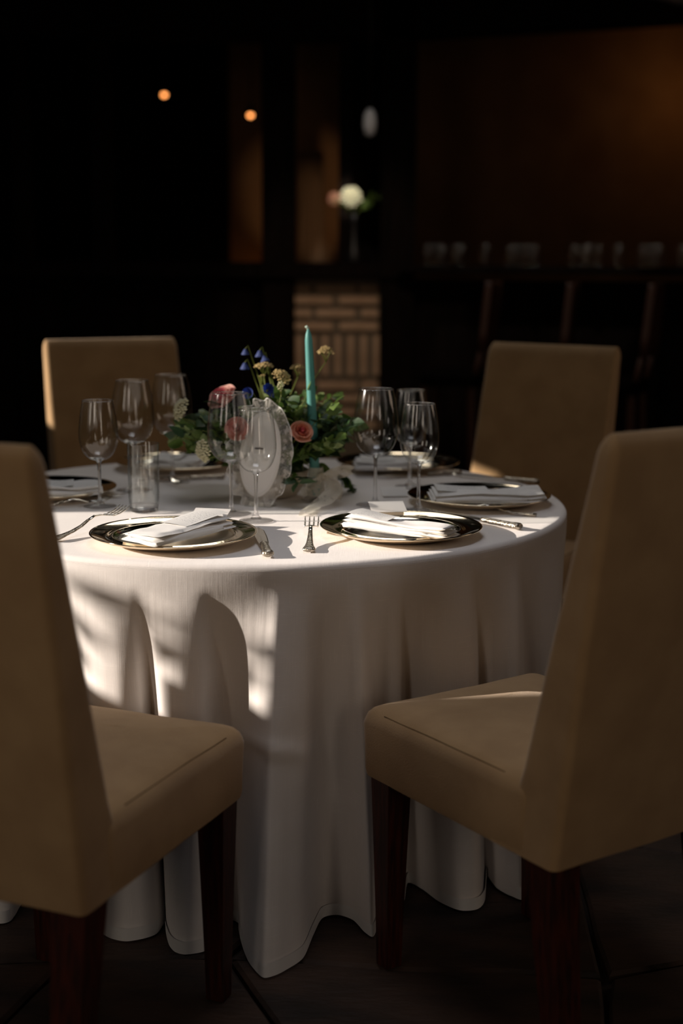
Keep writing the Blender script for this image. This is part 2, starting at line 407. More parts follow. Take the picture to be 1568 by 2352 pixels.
# back partition: posts, rail, head beam, brick infill
YP = 6.8
def slab(bm, px0, px1, py0, py1, Y=YP, dep=0.12, dy=0.0):
    a = at(px0, py1, Y); b = at(px1, py0, Y)
    box(bm, a.x, b.x, Y+dy, Y+dy+dep, a.z, b.z)
zt_, zl0, zl1 = at(784, 95, YP).z, at(784, 640, YP).z, at(784, 603, YP).z
def post(name, px0, px1, mat, dep=0.14, z0=0.0, z1=None):
    bm = bmesh.new(); a = at(px0, 600, YP).x; b = at(px1, 600, YP).x
    box(bm, a, b, YP-dep/2, YP+dep/2, z0, z1 if z1 is not None else 3.0, bevel=0.004)
    return struct(obj(name, bm, mat, smooth=False))
post('trim_1', 604, 678, M['dwood'], 0.18)
post('trim_2', 777, 806, M['dwood'], 0.10, zl1, zt_)
post('trim_3', 872, 950, M['dwood'], 0.20)
post('trim_4', 218, 262, M['dwood'], 0.12)
post('trim_5', 40, 76, M['dwood'], 0.12)
xl = -3.0; xr = at(950, 600, YP).x
bm = bmesh.new(); box(bm, xl, xr-0.02, YP-0.1, YP+0.1, zt_, 3.0); struct(obj('trim_6', bm, M['dwood'], smooth=False))   # head beam
bm = bmesh.new(); box(bm, xl, xr-0.02, YP-0.12, YP+0.12, zl0, zl1, bevel=0.006); struct(obj('trim_7', bm, M['dwood'], smooth=False))  # sill rail
xb0, xb1 = at(676, 600, YP).x, at(874, 600, YP).x
bm = bmesh.new(); box(bm, xl, xb0-0.02, YP-0.03, YP+0.03, 0, zl0)
wl = struct(obj('wall_back', bm, M['dwood'], smooth=False))
# wainscot boards of the half wall
for k in range(14):
    x0 = xl + 0.05 + k*0.18
    if x0 + 0.16 > xb0-0.1: break
    bm = bmesh.new(); box(bm, x0, x0+0.165, YP-0.045, YP-0.03, 0.12, zl0-0.04, bevel=0.003)
    obj('panel', bm, M['dwood'], wl, smooth=False)
# brick infill
bm = bmesh.new(); box(bm, xb0-0.02, xb1+0.02, YP-0.03, YP+0.05, 0, zl0)
bw = struct(obj('wall_infill', bm, M['mortar'], smooth=False))
def brick(x0, x1, z0, z1):
    bm = bmesh.new(); j = rs.uniform(0, .006)
    box(bm, -(x1-x0)/2, (x1-x0)/2, -0.012-j, 0.02, -(z1-z0)/2, (z1-z0)/2, bevel=0.004)
    obj('brick', bm, M['brick'], bw, smooth=False, loc=((x0+x1)/2, YP-0.03, (z0+z1)/2))
cpx = lambda v: 600 + v/4.356
rowsA = [(250, 302, [(335, 485), (548, 940), (985, 1165)]), (355, 430, [(335, 712), (775, 1165)]),
         (482, 560, [(335, 500), (550, 935), (1000, 1165)]), (612, 690, [(335, 715), (782, 1165)]),
         (1200, 1280, [(335, 500), (560, 950), (1000, 1165)]), (1335, 1410, [(335, 715), (790, 1165)]),
         (1460, 1540, [(335, 500), (550, 940), (1000, 1165)]), (1590, 1670, [(335, 715), (780, 1165)])]
for y0, y1, bs in rowsA:
    for a, b in bs:
        A = at(cpx(a), cpx(y1), YP); B = at(cpx(b), cpx(y0), YP); brick(A.x, B.x, A.z, B.z)
for k in range(7):
    a = 345 + k*128.5
    A = at(cpx(a), cpx(1142), YP); B = at(cpx(a+66), cpx(742), YP); brick(A.x, B.x, A.z, B.z)
# right bay: turns toward the viewer
ang = math.atan2(-0.52, 1.20); org = Vector((xr-0.01, YP, 0))
MR = Matrix.Translation(org) @ Matrix.Rotation(ang, 4, 'Z')
bm = bmesh.new(); box(bm, 0, 2.9, -0.03, 0.03, 0, zl0); bmesh.ops.transform(bm, matrix=MR, verts=bm.verts)
wbr = struct(obj('wall_bar', bm, M['dwood'], smooth=False))
bm = bmesh.new(); box(bm, 0, 2.9, -0.2, 0.2, zl0+0.03, zl1-0.012, bevel=0.006); bmesh.ops.transform(bm, matrix=MR, verts=bm.verts)
struct(obj('trim_8', bm, M['dwood'], smooth=False))      # bar top
bm = bmesh.new(); box(bm, 0, 2.9, -0.1, 0.1, at(948, 88, YP).z, 3.0); bmesh.ops.transform(bm, matrix=MR, verts=bm.verts)
struct(obj('trim_9', bm, M['dwood'], smooth=False))      # head beam of the bar
for k in range(9):
    bm = bmesh.new(); box(bm, 0.05+k*0.3, 0.05+k*0.3+0.27, -0.045, -0.03, 0.1, zl0-0.05, bevel=0.004)
    bmesh.ops.transform(bm, matrix=MR, verts=bm.verts); obj('panel', bm, M['dwood'], wbr, smooth=False)
# room behind the partition
YB = 9.2
bm = bmesh.new(); box(bm, at(528, 600, YB).x, 3.0, YB, YB+0.1, 0, 3.0); struct(obj('wall_far', bm, M['plaster'], smooth=False))
bm = bmesh.new(); box(bm, -3.0, at(528, 600, YB).x, YB-0.05, YB+0.1, 0, 3.0); struct(obj('trim_10', bm, M['dwood'], smooth=False))

bm = bmesh.new(); box(bm, at(796, 600, YB).x, at(905, 600, YB).x, YB-0.06, YB, 0, 3.0); struct(obj('dark_panel', bm, M['dwood'], smooth=False))  # dark panel added to blacken the third opening
# curtain in the middle opening of the far room
def curtain(px0, px1, Y, z0, z1):
    bm = bmesh.new(); a, b = at(px0, 600, Y).x, at(px1, 600, Y).x; n = 50
    rows = [[bm.verts.new((a + (b-a)*i/n, Y + 0.03*math.sin(i*0.9) + 0.012*math.sin(i*2.3+j), z0+(z1-z0)*j/8)) for i in range(n+1)] for j in range(9)]
    for j in range(8):
        for i in range(n): bm.faces.new((rows[j][i], rows[j][i+1], rows[j+1][i+1], rows[j+1][i]))
    return bm
tag(obj('curtain', curtain(684, 742, 8.7, 0.0, at(700, 350, 8.7).z), M['curtain']), 'grey-brown cloth hanging behind the middle window opening', 'curtain')

# ================================================================== TABLE AND CLOTH
TC = Vector((-0.2001, 3.1541, 0)); TR = 0.7119; TZ = 0.75
t = thing('round_table', 'round dining table hidden under the long white cloth', 'table', TC)
bm = bmesh.new(); lathe(bm, [(0, TZ-0.035), (TR-0.012, TZ-0.035), (TR-0.006, TZ-0.03), (TR-0.006, TZ-0.01), (TR-0.012, TZ-0.004), (0, TZ-0.004)], 96)
obj('tabletop', bm, M['dwood'], t)
bm = bmesh.new(); lathe(bm, [(0, 0.0), (0.27, 0.0), (0.27, 0.025), (0.08, 0.06), (0.05, 0.12), (0.05, TZ-0.1), (0.16, TZ-0.036), (0, TZ-0.036)], 32)
obj('pedestal', bm, M['dwood'], t)

# cloth: control columns (where the fold leaves the rim, where its hem meets the floor)
ctl = [(-60, -70, 2075), (30, -10, 2112), (85, 30, 2108), (120, 60, 2065), (150, 130, 2035), (172, 218, 2088), (190, 224, 2112), (215, 238, 2136), (240, 262, 2149), (264, 300, 2154), (290, 362, 2137),
       (316, 392, 2088), (338, 382, 2112), (352, 384, 2140), (372, 391, 2164), (395, 405, 2179), (420, 432, 2184), (452, 483, 2170), (482, 520, 2108), (505, 547, 2112),
       (530, 548, 2126), (558, 552, 2148), (588, 560, 2176), (614, 574, 2206), (636, 602, 2236), (650, 628, 2233), (668, 655, 2220), (700, 695, 2192), (725, 718, 2140), (745, 738, 2102), (770, 772, 2094), (790, 808, 2106),
       (806, 835, 2134), (822, 856, 2142), (845, 872, 2090), (888, 892, 2056), (918, 923, 2064), (930, 932, 2022), (962, 965, 2036), (1000, 1003, 2064), (1040, 1050, 2084),
       (1068, 1090, 2082), (1080, 1108, 2062), (1092, 1113, 2008), (1130, 1135, 2034), (1160, 1168, 2052), (1186, 1202, 2058), (1198, 1210, 1990),
       (1228, 1240, 1985), (1252, 1275, 1990), (1270, 1300, 1975)]
def rim_ang(px):
    # angle of the near rim point seen at picture column px
    lo, hi = R(-89), R(89)
    for _ in range(50):
        m = (lo+hi)/2; p = TC + Vector((TR*math.sin(m), -TR*math.cos(m), TZ))
        k = ray(784, 1176); c, s = math.cos(PITCH), math.sin(PITCH)
        dz = p.z-CAMZ; d = p.y*c - dz*s; up = p.y*s + dz*c
        u, v = F*p.x/d, -F*up/d; x = W/2 + u*math.cos(ROLL) - v*math.sin(ROLL)
        if x < px: lo = m
        else: hi = m
    return (lo+hi)/2
cp = []
for rp, hx, hy in ctl:
    h = T(hx, hy, 0.006); cp.append((rim_ang(rp), h.x-TC.x, h.y-TC.y))
# around the back: gentle regular folds closing the loop
a1, a0 = cp[-1][0], cp[0][0] + 2*PI
nb = 26
for k in range(1, nb):
    a = a1 + (a0-a1)*k/nb; rr = 0.68 + (0.03 if k % 2 else -0.03)
    for ac in (R(137), R(204)):
        if abs(a-ac) < R(24): rr = 0.60
    cp.append((a, rr*math.sin(a), -rr*math.cos(a)))
cp.append((cp[0][0]+2*PI, cp[0][1], cp[0][2]))
def cr(p0, p1, p2, p3, t):
    # centripetal-ish Catmull-Rom with reduced tension
    k = 0.42
    m1 = [(c-a)*k for a, c in zip(p0, p2)]; m2 = [(c-a)*k for a, c in zip(p1, p3)]
    h00, h10, h01, h11 = 2*t**3-3*t*t+1, t**3-2*t*t+t, -2*t**3+3*t*t, t**3-t*t
    return [h00*b+h10*mm+h01*c+h11*nn for b, mm, c, nn in zip(p1, m1, p2, m2)]
cols = []
n = len(cp)-1
for i in range(n):
    p0 = cp[i-1] if i else (cp[n-1][0]-2*PI, *cp[n-1][1:])
    p3 = cp[i+2] if i+2 <= n else (cp[1][0]+2*PI, *cp[1][1:])
    for k in range(10):
        q = cr(p0, cp[i], cp[i+1], p3, k/10)
        if k == 0: q = list(cp[i])
        q[0] = cp[i][0] + (cp[i+1][0]-cp[i][0])*k/10
        cols.append(q)
bm = bmesh.new(); uv = bm.loops.layers.uv.new('UVMap')
NC = len(cols); rows = []; uvs = {}
RF = 0.012
topr = [0.05, 0.2, 0.4, 0.55, 0.64, 0.675, 0.69, TR-RF]
c0 = bm.verts.new((0, 0, TZ+0.001)); uvs[c0] = (0, 0)
for r_ in topr:
    ring = []
    for (a, hx, hy) in cols:
        x, y = r_*math.sin(a), -r_*math.cos(a)
        z = TZ + 0.001 + 0.0008*noise.noise(Vector((x*9, y*9, 2)))
        v = bm.verts.new((x, y, z)); ring.append(v); uvs[v] = (x, y)
    rows.append(ring)
arc = 0; arcs = []
for i, (a, hx, hy) in enumerate(cols): arcs.append(TR*(a - cols[0][0]))
for k in range(1, 5):
    th = R(90)*k/5; ring = []
    for i, (a, hx, hy) in enumerate(cols):
        r_ = TR - RF + RF*math.sin(th); z = TZ - RF + RF*math.cos(th) + 0.001
        v = bm.verts.new((r_*math.sin(a), -r_*math.cos(a), z)); ring.append(v)
        uvs[v] = (r_*math.sin(a), -r_*math.cos(a))
    rows.append(ring)
first_side = len(rows)
NR = 60
for j in range(0, NR+1):
    tt = j/NR; z = (TZ-RF)*(1-tt) + 0.006*tt; ring = []
    # folds open a little below the rim, then fall straight
    t2 = max(0, (tt-0.035)/0.965); s = t2**0.84 * (1 - math.exp(-t2*16))
    for i, (a, hx, hy) in enumerate(cols):
        x0, y0 = TR*math.sin(a), -TR*math.cos(a)
        x, y = x0 + (hx-x0)*s, y0 + (hy-y0)*s
        nn = noise.noise(Vector((x*5, y*5, z*3)))*0.004*min(1, tt*4) + noise.noise(Vector((x*16, y*16, z*9)))*0.0015*min(1, tt*4)
        if -0.42 < a < 0.30:
            zc = 0.372 + 0.05*math.sin((a+0.1)*9)
            nn += 0.0045*max(0, 1-abs(z-zc)/0.02)*min(1, (a+0.42)*6)*min(1, (0.30-a)*6)
        L = math.hypot(x, y); x += x/L*nn; y += y/L*nn
        v = bm.verts.new((x, y, z)); ring.append(v); uvs[v] = (arcs[i]*1.12, -(TZ-z)-TR)
    rows.append(ring)
for i in range(NC):
    bm.faces.new((c0, rows[0][i], rows[0][(i+1) % NC]))
for a, b in zip(rows, rows[1:]):
    for i in range(NC):
        j = (i+1) % NC; bm.faces.new((a[i], b[i], b[j], a[j]))
for f in bm.faces:
    for lp in f.loops: lp[uv].uv = uvs[lp.vert]
cloth = obj('tablecloth', bm, M['linen'], loc=TC)
tag(cloth, 'floor-length white linen cloth draped in folds over the round table', 'tablecloth')
# hem: the doubled band along the bottom edge
bm = bmesh.new(); hr = []
for j, z in ((0, 0.002), (1, 0.028)):
    tt = 1-(z-0.006)/(TZ-RF-0.006) if z > .006 else 1.0
    s = min(1, tt)**0.86; ring = []
    for i, (a, hx, hy) in enumerate(cols):
        x0, y0 = TR*math.sin(a), -TR*math.cos(a); x, y = x0+(hx-x0)*s, y0+(hy-y0)*s
        L = math.hypot(x, y); x *= 1+0.006/L; y *= 1+0.006/L
        ring.append(bm.verts.new((x, y, z)))
    hr.append(ring)
for i in range(NC):
    j = (i+1) % NC; bm.faces.new((hr[0][i], hr[0][j], hr[1][j], hr[1][i]))
hem = obj('hem', bm, M['napkin'], cloth)

# ================================================================== CHAIRS
CW, CD, CZS, CZB, CZT, CLN, CTB, CTT = 0.422, 0.503, 0.499, 0.366, 1.055, 0.097, 0.117, 0.040
def make_chair(label):
    t = thing('dining_chair', label, 'chair', group='slipcovered dining chairs around the table')
    # backrest cover: leaning wedge, thick at the hem and thin at the top
    bm = bmesh.new(); rings = []
    zs = [CZB, CZB+0.02] + [CZB + (CZT-CZB)*k/14 for k in range(1, 14)] + [CZT-0.03, CZT-0.018, CZT-0.009, CZT-0.003, CZT]
    for z in zs:
        f = (z-CZB)/(CZT-CZB); yr = -CD/2 - CLN*f; th = CTB + (CTT-CTB)*f
        th += 0.045*max(0, 1-f/0.22)**2; w_ = CW*(1 + 0.012*math.sin(f*PI)); ins = 0.0
        dz_ = CZT-z
        if dz_ < 0.031: ins = 0.0165*(1-dz_/0.031)**2.2
        ring = rrect(w_-2*ins*0.45, th-2*ins*0.95, max(0.003, min(0.014, th*0.35)-ins*0.5), 4)
        rings.append([(x, y + yr + th/2, z + (0.0035*noise.noise(Vector((x*8, z*4, 1))) if z < CZT-.03 else 0)) for x, y in ring])
    loft(bm, rings); b = autosmooth(obj('backrest', bm, M['slip'], t), 50)
    # seat cover
    bm = bmesh.new(); rings = []
    y_back = -CD/2 + 0.055; YF = CD/2 + 0.014; dlen = YF - y_back; cy = (YF + y_back)/2
    spec = [(CZB, 0.004), (CZB+0.012, 0.001), (CZB+0.05, 0.0), (CZB+0.10, -0.002), (CZS-0.022, 0.0), (CZS-0.012, 0.004), (CZS-0.005, 0.011), (CZS, 0.022),
            (CZS+0.004, 0.05), (CZS+0.007, 0.09), (CZS+0.009, 0.14)]
    for z, ins in spec:
        ring = rrect(CW+0.004-2*ins, dlen-2*ins*0.95, max(0.006, 0.024-ins*0.3), 5)
        rings.append([(x, y+cy, z - (0.004*max(0, (y)/(dlen/2))**2 if z > CZS-0.03 else 0) + (0.003*noise.noise(Vector((x*9, y*9, 4))))) for x, y in ring])
    loft(bm, rings); s = autosmooth(obj('seat', bm, M['slip'], t), 60)
    # top-stitched seam round the cushion edge
    for sx in (-1, 1):
        pts = []
        for k in range(15):
            y = y_back + 0.07 + (CD/2 - 0.05 - y_back - 0.07)*k/14
            yy = (y-cy)/(dlen/2)
            pts.append((sx*(CW/2-0.0065), y, CZS-0.0085 - 0.004*max(0, yy)**2 + 0.003*noise.noise(Vector((sx*CW/2*9, (y-cy)*9, 4)))))
        bm = bmesh.new(); tube(bm, pts, 0.0013, 6); obj('seam', bm, M['seam'], s)
    # cover hem
    # legs
    for sx in (-1, 1):
        bm = bmesh.new(); x = sx*(CW/2-0.035); y = CD/2-0.04
        loft(bm, [[(x+dx*a+sx*0.004, y+dy*a, z) for dx, dy in ((-1, -1), (1, -1), (1, 1), (-1, 1))] for z, a in ((0, 0.0165), (0.1, 0.0185), (CZB+0.03, 0.027))])
        o = obj('leg', bm, M['mahog'], t, smooth=False)
        bm = bmesh.new(); y = -CD/2+0.045
        loft(bm, [[(x+dx*a, y+oy+dy*a, z) for dx, dy in ((-1, -1), (1, -1), (1, 1), (-1, 1))] for z, a, oy in ((0, 0.019, -0.05), (0.12, 0.023, -0.033), (CZB+0.03, 0.031, 0))])
        obj('leg', bm, M['mahog'], t, smooth=False)
    # frame rail hidden just under the cover
    bm = bmesh.new(); box(bm, -CW/2+0.02, CW/2-0.02, -CD/2+0.03, CD/2-0.02, CZB-0.012, CZB+0.02); obj('frame', bm, M['black'], t, smooth=False)
    return t
chairs = [((0.362, 2.326), 0.601, 'beige slipcovered chair in the right foreground, back turned to the viewer'),
          ((-0.461, 2.153), -0.397, 'beige slipcovered chair in the left foreground, cut by the frame'),
          ((-0.575, 4.03), 3.602, 'beige chair behind the table with sunlit top and left edge'),
          ((0.445, 3.885), 2.539, 'shaded beige chair behind the right side of the table')]
c_first = make_chair(chairs[0][2])
for k, (xy, a, lab) in enumerate(chairs):
    c = c_first if k == 0 else copy_tree(c_first)
    c.location = (xy[0], xy[1], 0); c.rotation_euler = (0, 0, a); c['label'] = lab

# ================================================================== TABLEWARE
ZT = TZ + 0.0025
def make_charger():
    t = thing('charger_plate', '', 'plate', group='metal charger plates, one at each place')
    bm = bmesh.new()
    lathe(bm, [(0.116, 0.0105), (0.119, 0.0142), (0.122, 0.0145), (0.126, 0.0118), (0.140, 0.0135), (0.158, 0.0185), (0.1625, 0.0205), (0.1635, 0.0195), (0.1625, 0.0178), (0.150, 0.0125), (0.125, 0.0055), (0.110, 0.001), (0.10, 0.0)], 96)
    obj('rim', bm, M['charger'], t)
    bm = bmesh.new(); lathe(bm, [(0.116, 0.0105), (0.112, 0.0070), (0.104, 0.004), (0.095, 0.0032), (0, 0.003)], 96)
    obj('well', bm, M['chwell'], t)
    bm = bmesh.new(); lathe(bm, [(0.10, 0.0), (0.095, -0.0005), (0, -0.0005)], 64); obj('underside', bm, M['chwell'], t)
    return t
plates = {'FL': (-0.3274, 2.6557), 'FR': (0.1199, 2.7393), 'R': (0.3139, 3.1270), 'BR': (0.150, 3.665), 'BL': (-0.435, 3.640), 'L': (-0.690, 3.190)}
plab = {'FL': 'sunlit round charger plate at the front left with glass standing behind', 'FR': 'round metal charger plate at the front centre, right of the upright fork',
        'R': 'round charger plate in shade at the right edge of the table', 'BR': 'blurred charger plate at the back right, behind the wine glasses',
        'BL': 'blurred charger plate at the back left, below the sunlit chair', 'L': 'charger plate at the left edge, half hidden by the left chair'}
ch = make_charger()
for k, key in enumerate(plates):
    c = ch if k == 0 else copy_tree(ch)
    c.location = (*plates[key], ZT); c['label'] = plab[key]; c.rotation_euler = (0, 0, k)

def layer(bm, L, Wd, th, z0, seed, sk=0.0, curl=0.0, taper=0.0):
    """one folded layer: a thick soft sheet with a rounded fold along one side"""
    nx, ny = 26, 12; top = []; bot = []
    rn = random.Random(seed); ph = rn.uniform(0, 9)
    for i in range(nx+1):
        u = i/nx; x = (u-0.5)*L; rt = []; rb = []
        for j in range(ny+1):
            v = j/ny; wd = Wd*(1-taper*u); y = (v-0.5)*wd + sk*(u-0.5)
            e = min(1, 8*min(v, 1-v)+0.0)**0.5 * min(1, 14*min(u, 1-u))**0.5
            zz = z0 + 0.0022*math.sin(u*7+ph+v*2.5) + 0.0018*noise.noise(Vector((x*30, y*30, seed))) + curl*(2*u-1)**2*0.5 + curl*0.3*math.sin(v*3+u*4)
            rt.append(bm.verts.new((x, y, zz + th*0.5*e))); rb.append(bm.verts.new((x, y, zz - th*0.5*e)))
        top.append(rt); bot.append(rb)
    for i in range(nx):
        for j in range(ny):
            bm.faces.new((top[i][j], top[i+1][j], top[i+1][j+1], top[i][j+1]))
            bm.faces.new((bot[i][j], bot[i][j+1], bot[i+1][j+1], bot[i+1][j]))
    for i in range(nx):
        bm.faces.new((top[i][0], bot[i][0], bot[i+1][0], top[i+1][0])); bm.faces.new((top[i][ny], top[i+1][ny], bot[i+1][ny], bot[i][ny]))
    for j in range(ny):
        bm.faces.new((top[0][j], top[0][j+1], bot[0][j+1], bot[0][j])); bm.faces.new((top[nx][j], bot[nx][j], bot[nx][j+1], top[nx][j+1]))
def napkin(name_lab, a, b, Wd, seed, card_lab, sk=0.02, card_t=(0.12, 0.55), taper=0.15, z=ZT+0.012, flip=False):
    a, b = Vector(a), Vector(b); d = b-a; L = d.length; m = (a+b)/2
    rz = math.atan2(d.y, d.x)
    t = thing('napkin', name_lab, 'napkin', (m.x, m.y, z), rz, 'white napkins on the charger plates')
    for k in range(3):
        bm = bmesh.new(); layer(bm, L*(1-0.03*k), Wd*(1-0.05*k), 0.0085, 0.004+0.0074*k, seed+k, sk*(1+0.2*k), 0.006, taper)
        obj('fold', bm, M['napkin'], t)
    # rolled edge along the near side
    bm = bmesh.new(); pts = []; rad = []
    for k in range(13):
        u = k/12; x = (u-0.5)*L*0.78 - 0.02; pts.append((x, -Wd*0.5*(1-taper*u)+sk*(x/L)+0.006, 0.008+0.0015*math.sin(u*5))); rad.append(0.0075*(0.75+0.4*math.sin(u*PI)))
    tube(bm, pts, rad, 12, 0.9); obj('rolled_edge', bm, M['napkin'], t)
    # printed menu slipped over the top
    bm = bmesh.new(); uvl = bm.loops.layers.uv.new('UVMap'); nx, ny = 18, 10; g = []
    for i in range(nx+1):
        row = []
        for j in range(ny+1):
            u, v = i/nx, j/ny; uu = card_t[0] + (card_t[1]-card_t[0])*u; x = (uu-0.5)*L; y = (v-0.5)*Wd*0.74*(1-taper*uu) + sk*1.3*(uu-0.5) + 0.004
            zz = 0.0262 + 0.0022*math.sin(uu*7+2) + 0.006*0.5*(2*uu-1)**2 + 0.0018*math.sin(v*PI)
            vt = bm.verts.new((x, y, zz)); row.append((vt, (u, v)))
        g.append(row)
    for i in range(nx):
        for j in range(ny):
            q = [g[i][j], g[i+1][j], g[i+1][j+1], g[i][j+1]]; f = bm.faces.new([k[0] for k in q])
            for lp, k in zip(f.loops, q): lp[uvl].uv = k[1]
    c = obj('menu_card', bm, M['print'], loc=(m.x, m.y, z)); c.rotation_euler = (0, 0, rz)
    tag(c, card_lab, 'menu', 'printed menus on the napkins')
Z3 = 0.775
napkin('white folded napkin with rolled front edge on the front left plate', T(300, 1240, Z3), T(522, 1196, Z3), 0.098, 11, 'menu with faint script on the front left napkin', 0.03, (0.42, 0.97), 0.05)
napkin('bright white folded napkin on the front centre plate', T(800, 1196, Z3), T(1048, 1226, Z3), 0.085, 22, 'menu with faint script on the front centre napkin', -0.015, (0.03, 0.42), 0.35)
napkin('white napkin lying wide across the plate at the right edge', T(985, 1138, Z3), T(1252, 1138, Z3), 0.13, 33, 'menu on the napkin at the right edge of the table', 0.01, (0.05, 0.5), 0.25)
napkin('blurred white napkin on the back right plate', T(812, 1066, Z3), T(965, 1066, Z3), 0.13, 44, 'menu on the blurred back right napkin', 0.0, (0.1, 0.6), 0.1)
napkin('blurred white napkin on the back left plate', T(352, 1060, Z3), T(470, 1062, Z3), 0.15, 55, 'menu on the blurred back left napkin', 0.0, (0.1, 0.6), 0.1)
napkin('white napkin on the plate beside the left chair', T(70, 1126, Z3), T(236, 1122, Z3), 0.14, 66, 'menu on the napkin beside the left chair', 0.0, (0.1, 0.6), 0.2)

def place_card(p, rz, lab, w_=0.075, d_=0.05):
    bm = bmesh.new()
    vs = [(-w_/2, -d_/2, 0), (w_/2, -d_/2, 0), (w_/2, d_/2, 0.014), (-w_/2, d_/2, 0.014)]
    lo = [bm.verts.new(v) for v in vs]; hi = [bm.verts.new((v[0], v[1], v[2]+0.001)) for v in vs]
    bm.faces.new(lo[::-1]); bm.faces.new(hi)
    for i in range(4): bm.faces.new((lo[i], lo[(i+1) % 4], hi[(i+1) % 4], hi[i]))
    o = obj('place_card', bm, M['card'], smooth=False, loc=p); o.rotation_euler = (0, 0, rz)
    tag(o, lab, 'card', 'white place cards')
place_card(T(890, 1172, ZT+0.022), 0.15, 'small white place card behind the front centre napkin')
place_card(T(482, 1189, ZT+0.022), -0.2, 'small white place card tucked behind the front left napkin')
place_card(T(905, 1136, ZT+0.002), 0.1, 'small white place card lying left of the right edge plate', 0.06, 0.05)

# ---- cutlery, built along +Y (handle end at origin, tip at +L)
def fork_parts(t, L=0.205):
    hz = lambda y: 0.004 + 0.012*math.exp(-((y-0.115)/0.035)**2) + (0.004 if y > 0.17 else 0)
    # flared ornate handle
    bm = bmesh.new(); ys = [0, 0.006, 0.015, 0.03, 0.05, 0.075, 0.095]; ws = [0.009, 0.0105, 0.0098, 0.0072, 0.0055, 0.0042, 0.0035]
    rings = []
    for y, wd in zip(ys, ws):
        th = 0.0024 if y > 0.02 else 0.0032
        rings.append([(wd*math.cos(a), y, hz(y)+th*math.sin(a)) for a in [2*PI*k/12 for k in range(12)]])
    loft(bm, rings); obj('handle', bm, M['silver_orn'], t)
    bm = bmesh.new(); rings = []
    for y, wd, th in ((0.093, 0.0036, 0.0022), (0.115, 0.003, 0.002), (0.132, 0.0042, 0.0016), (0.142, 0.010, 0.0012), (0.150, 0.0125, 0.001), (0.157, 0.0128, 0.001)):
        rings.append([(wd*math.cos(a), y, hz(y)+th*math.sin(a)) for a in [2*PI*k/12 for k in range(12)]])
    loft(bm, rings)
    obj('neck', bm, M['silver'], t)
    for k in range(4):
        x = (k-1.5)*0.0072; bm = bmesh.new()
        tube(bm, [(x, 0.155, hz(0.155)), (x, 0.175, hz(0.155)-0.001), (x*1.02, 0.19, hz(0.155)+0.001), (x*1.04, L, hz(0.155)+0.006)], [0.0016, 0.0014, 0.0013, 0.0006], 6)
        obj('tine', bm, M['silver'], t)
def knife_parts(t, L=0.235):
    bm = bmesh.new(); rings = []
    for y, wd, th in ((0, 0.0075, 0.005), (0.004, 0.0100, 0.0062), (0.012, 0.0102, 0.006), (0.022, 0.0078, 0.005), (0.045, 0.0075, 0.0052), (0.07, 0.0068, 0.005), (0.085, 0.0078, 0.0052), (0.092, 0.0062, 0.0045)):
        rings.append([(wd*math.cos(a), y, 0.0065+th*math.sin(a)) for a in [2*PI*k/14 for k in range(14)]])
    loft(bm, rings); obj('handle', bm, M['silver_orn'], t)
    bm = bmesh.new(); n = 12; rings = []
    for k in range(n+1):
        y = 0.09 + (L-0.09)*k/n; wd = 0.0085 + 0.002*math.sin(k/n*PI) if k < n-1 else (0.006 if k == n-1 else 0.0015)
        rings.append([(-wd, y, 0.006), (0, y, 0.0068), (wd*0.8, y, 0.007), (wd, y, 0.006), (wd*0.8, y, 0.005), (0, y, 0.0052)])
    loft(bm, rings); obj('blade', bm, M['silver'], t, smooth=False)
def cutlery(kind, p_end, p_tip, lab, z=ZT, tilt=0.0, scl=1.0):
    p_end, p_tip = Vector(p_end), Vector(p_tip); d = p_tip-p_end
    t = thing(kind, lab, kind, (p_end.x, p_end.y, z), math.atan2(d.y, d.x)-PI/2, 'silver forks beside the plates' if kind == 'fork' else 'silver knives beside the plates')
    (fork_parts if kind == 'fork' else knife_parts)(t)
    t.rotation_euler = (tilt, 0, t.rotation_euler.z); t.scale = (scl, scl, scl); return t
cutlery('fork', T(124, 1244), T(270, 1206), 'silver fork left of the front left plate, beside the left chair', tilt=0.10, scl=1.12)
cutlery('fork', T(709, 1270), T(716, 1214), 'ornate silver fork upright between the two front plates', tilt=0.03, scl=1.22)
cutlery('knife', T(616, 1282), T(592, 1222), 'ornate-handled knife right of the front left plate', scl=1.12)
cutlery('knife', T(1194, 1218), T(1090, 1198), 'shining knife right of the front centre plate', scl=1.15)
cutlery('fork', T(1230, 1187), T(1060, 1172), 'thin dark fork below the right edge plate')
cutlery('knife', T(1236, 1112), T(1150, 1104), 'blurred knife behind the right edge plate')
cutlery('knife', T(1058, 1090), T(980, 1094), 'blurred knife right of the back right plate')
cutlery('knife', T(60, 1158), T(215, 1146), 'dark knife nearer the left edge plate')
cutlery('fork', T(50, 1174), T(205, 1160), 'dark fork in front of the left edge knife')
cutlery('knife', T(516, 1100), T(430, 1104), 'blurred knife before the flowers, near the back left plate')
cutlery('fork', T(335, 1096), T(395, 1112), 'blurred fork behind the water glass')

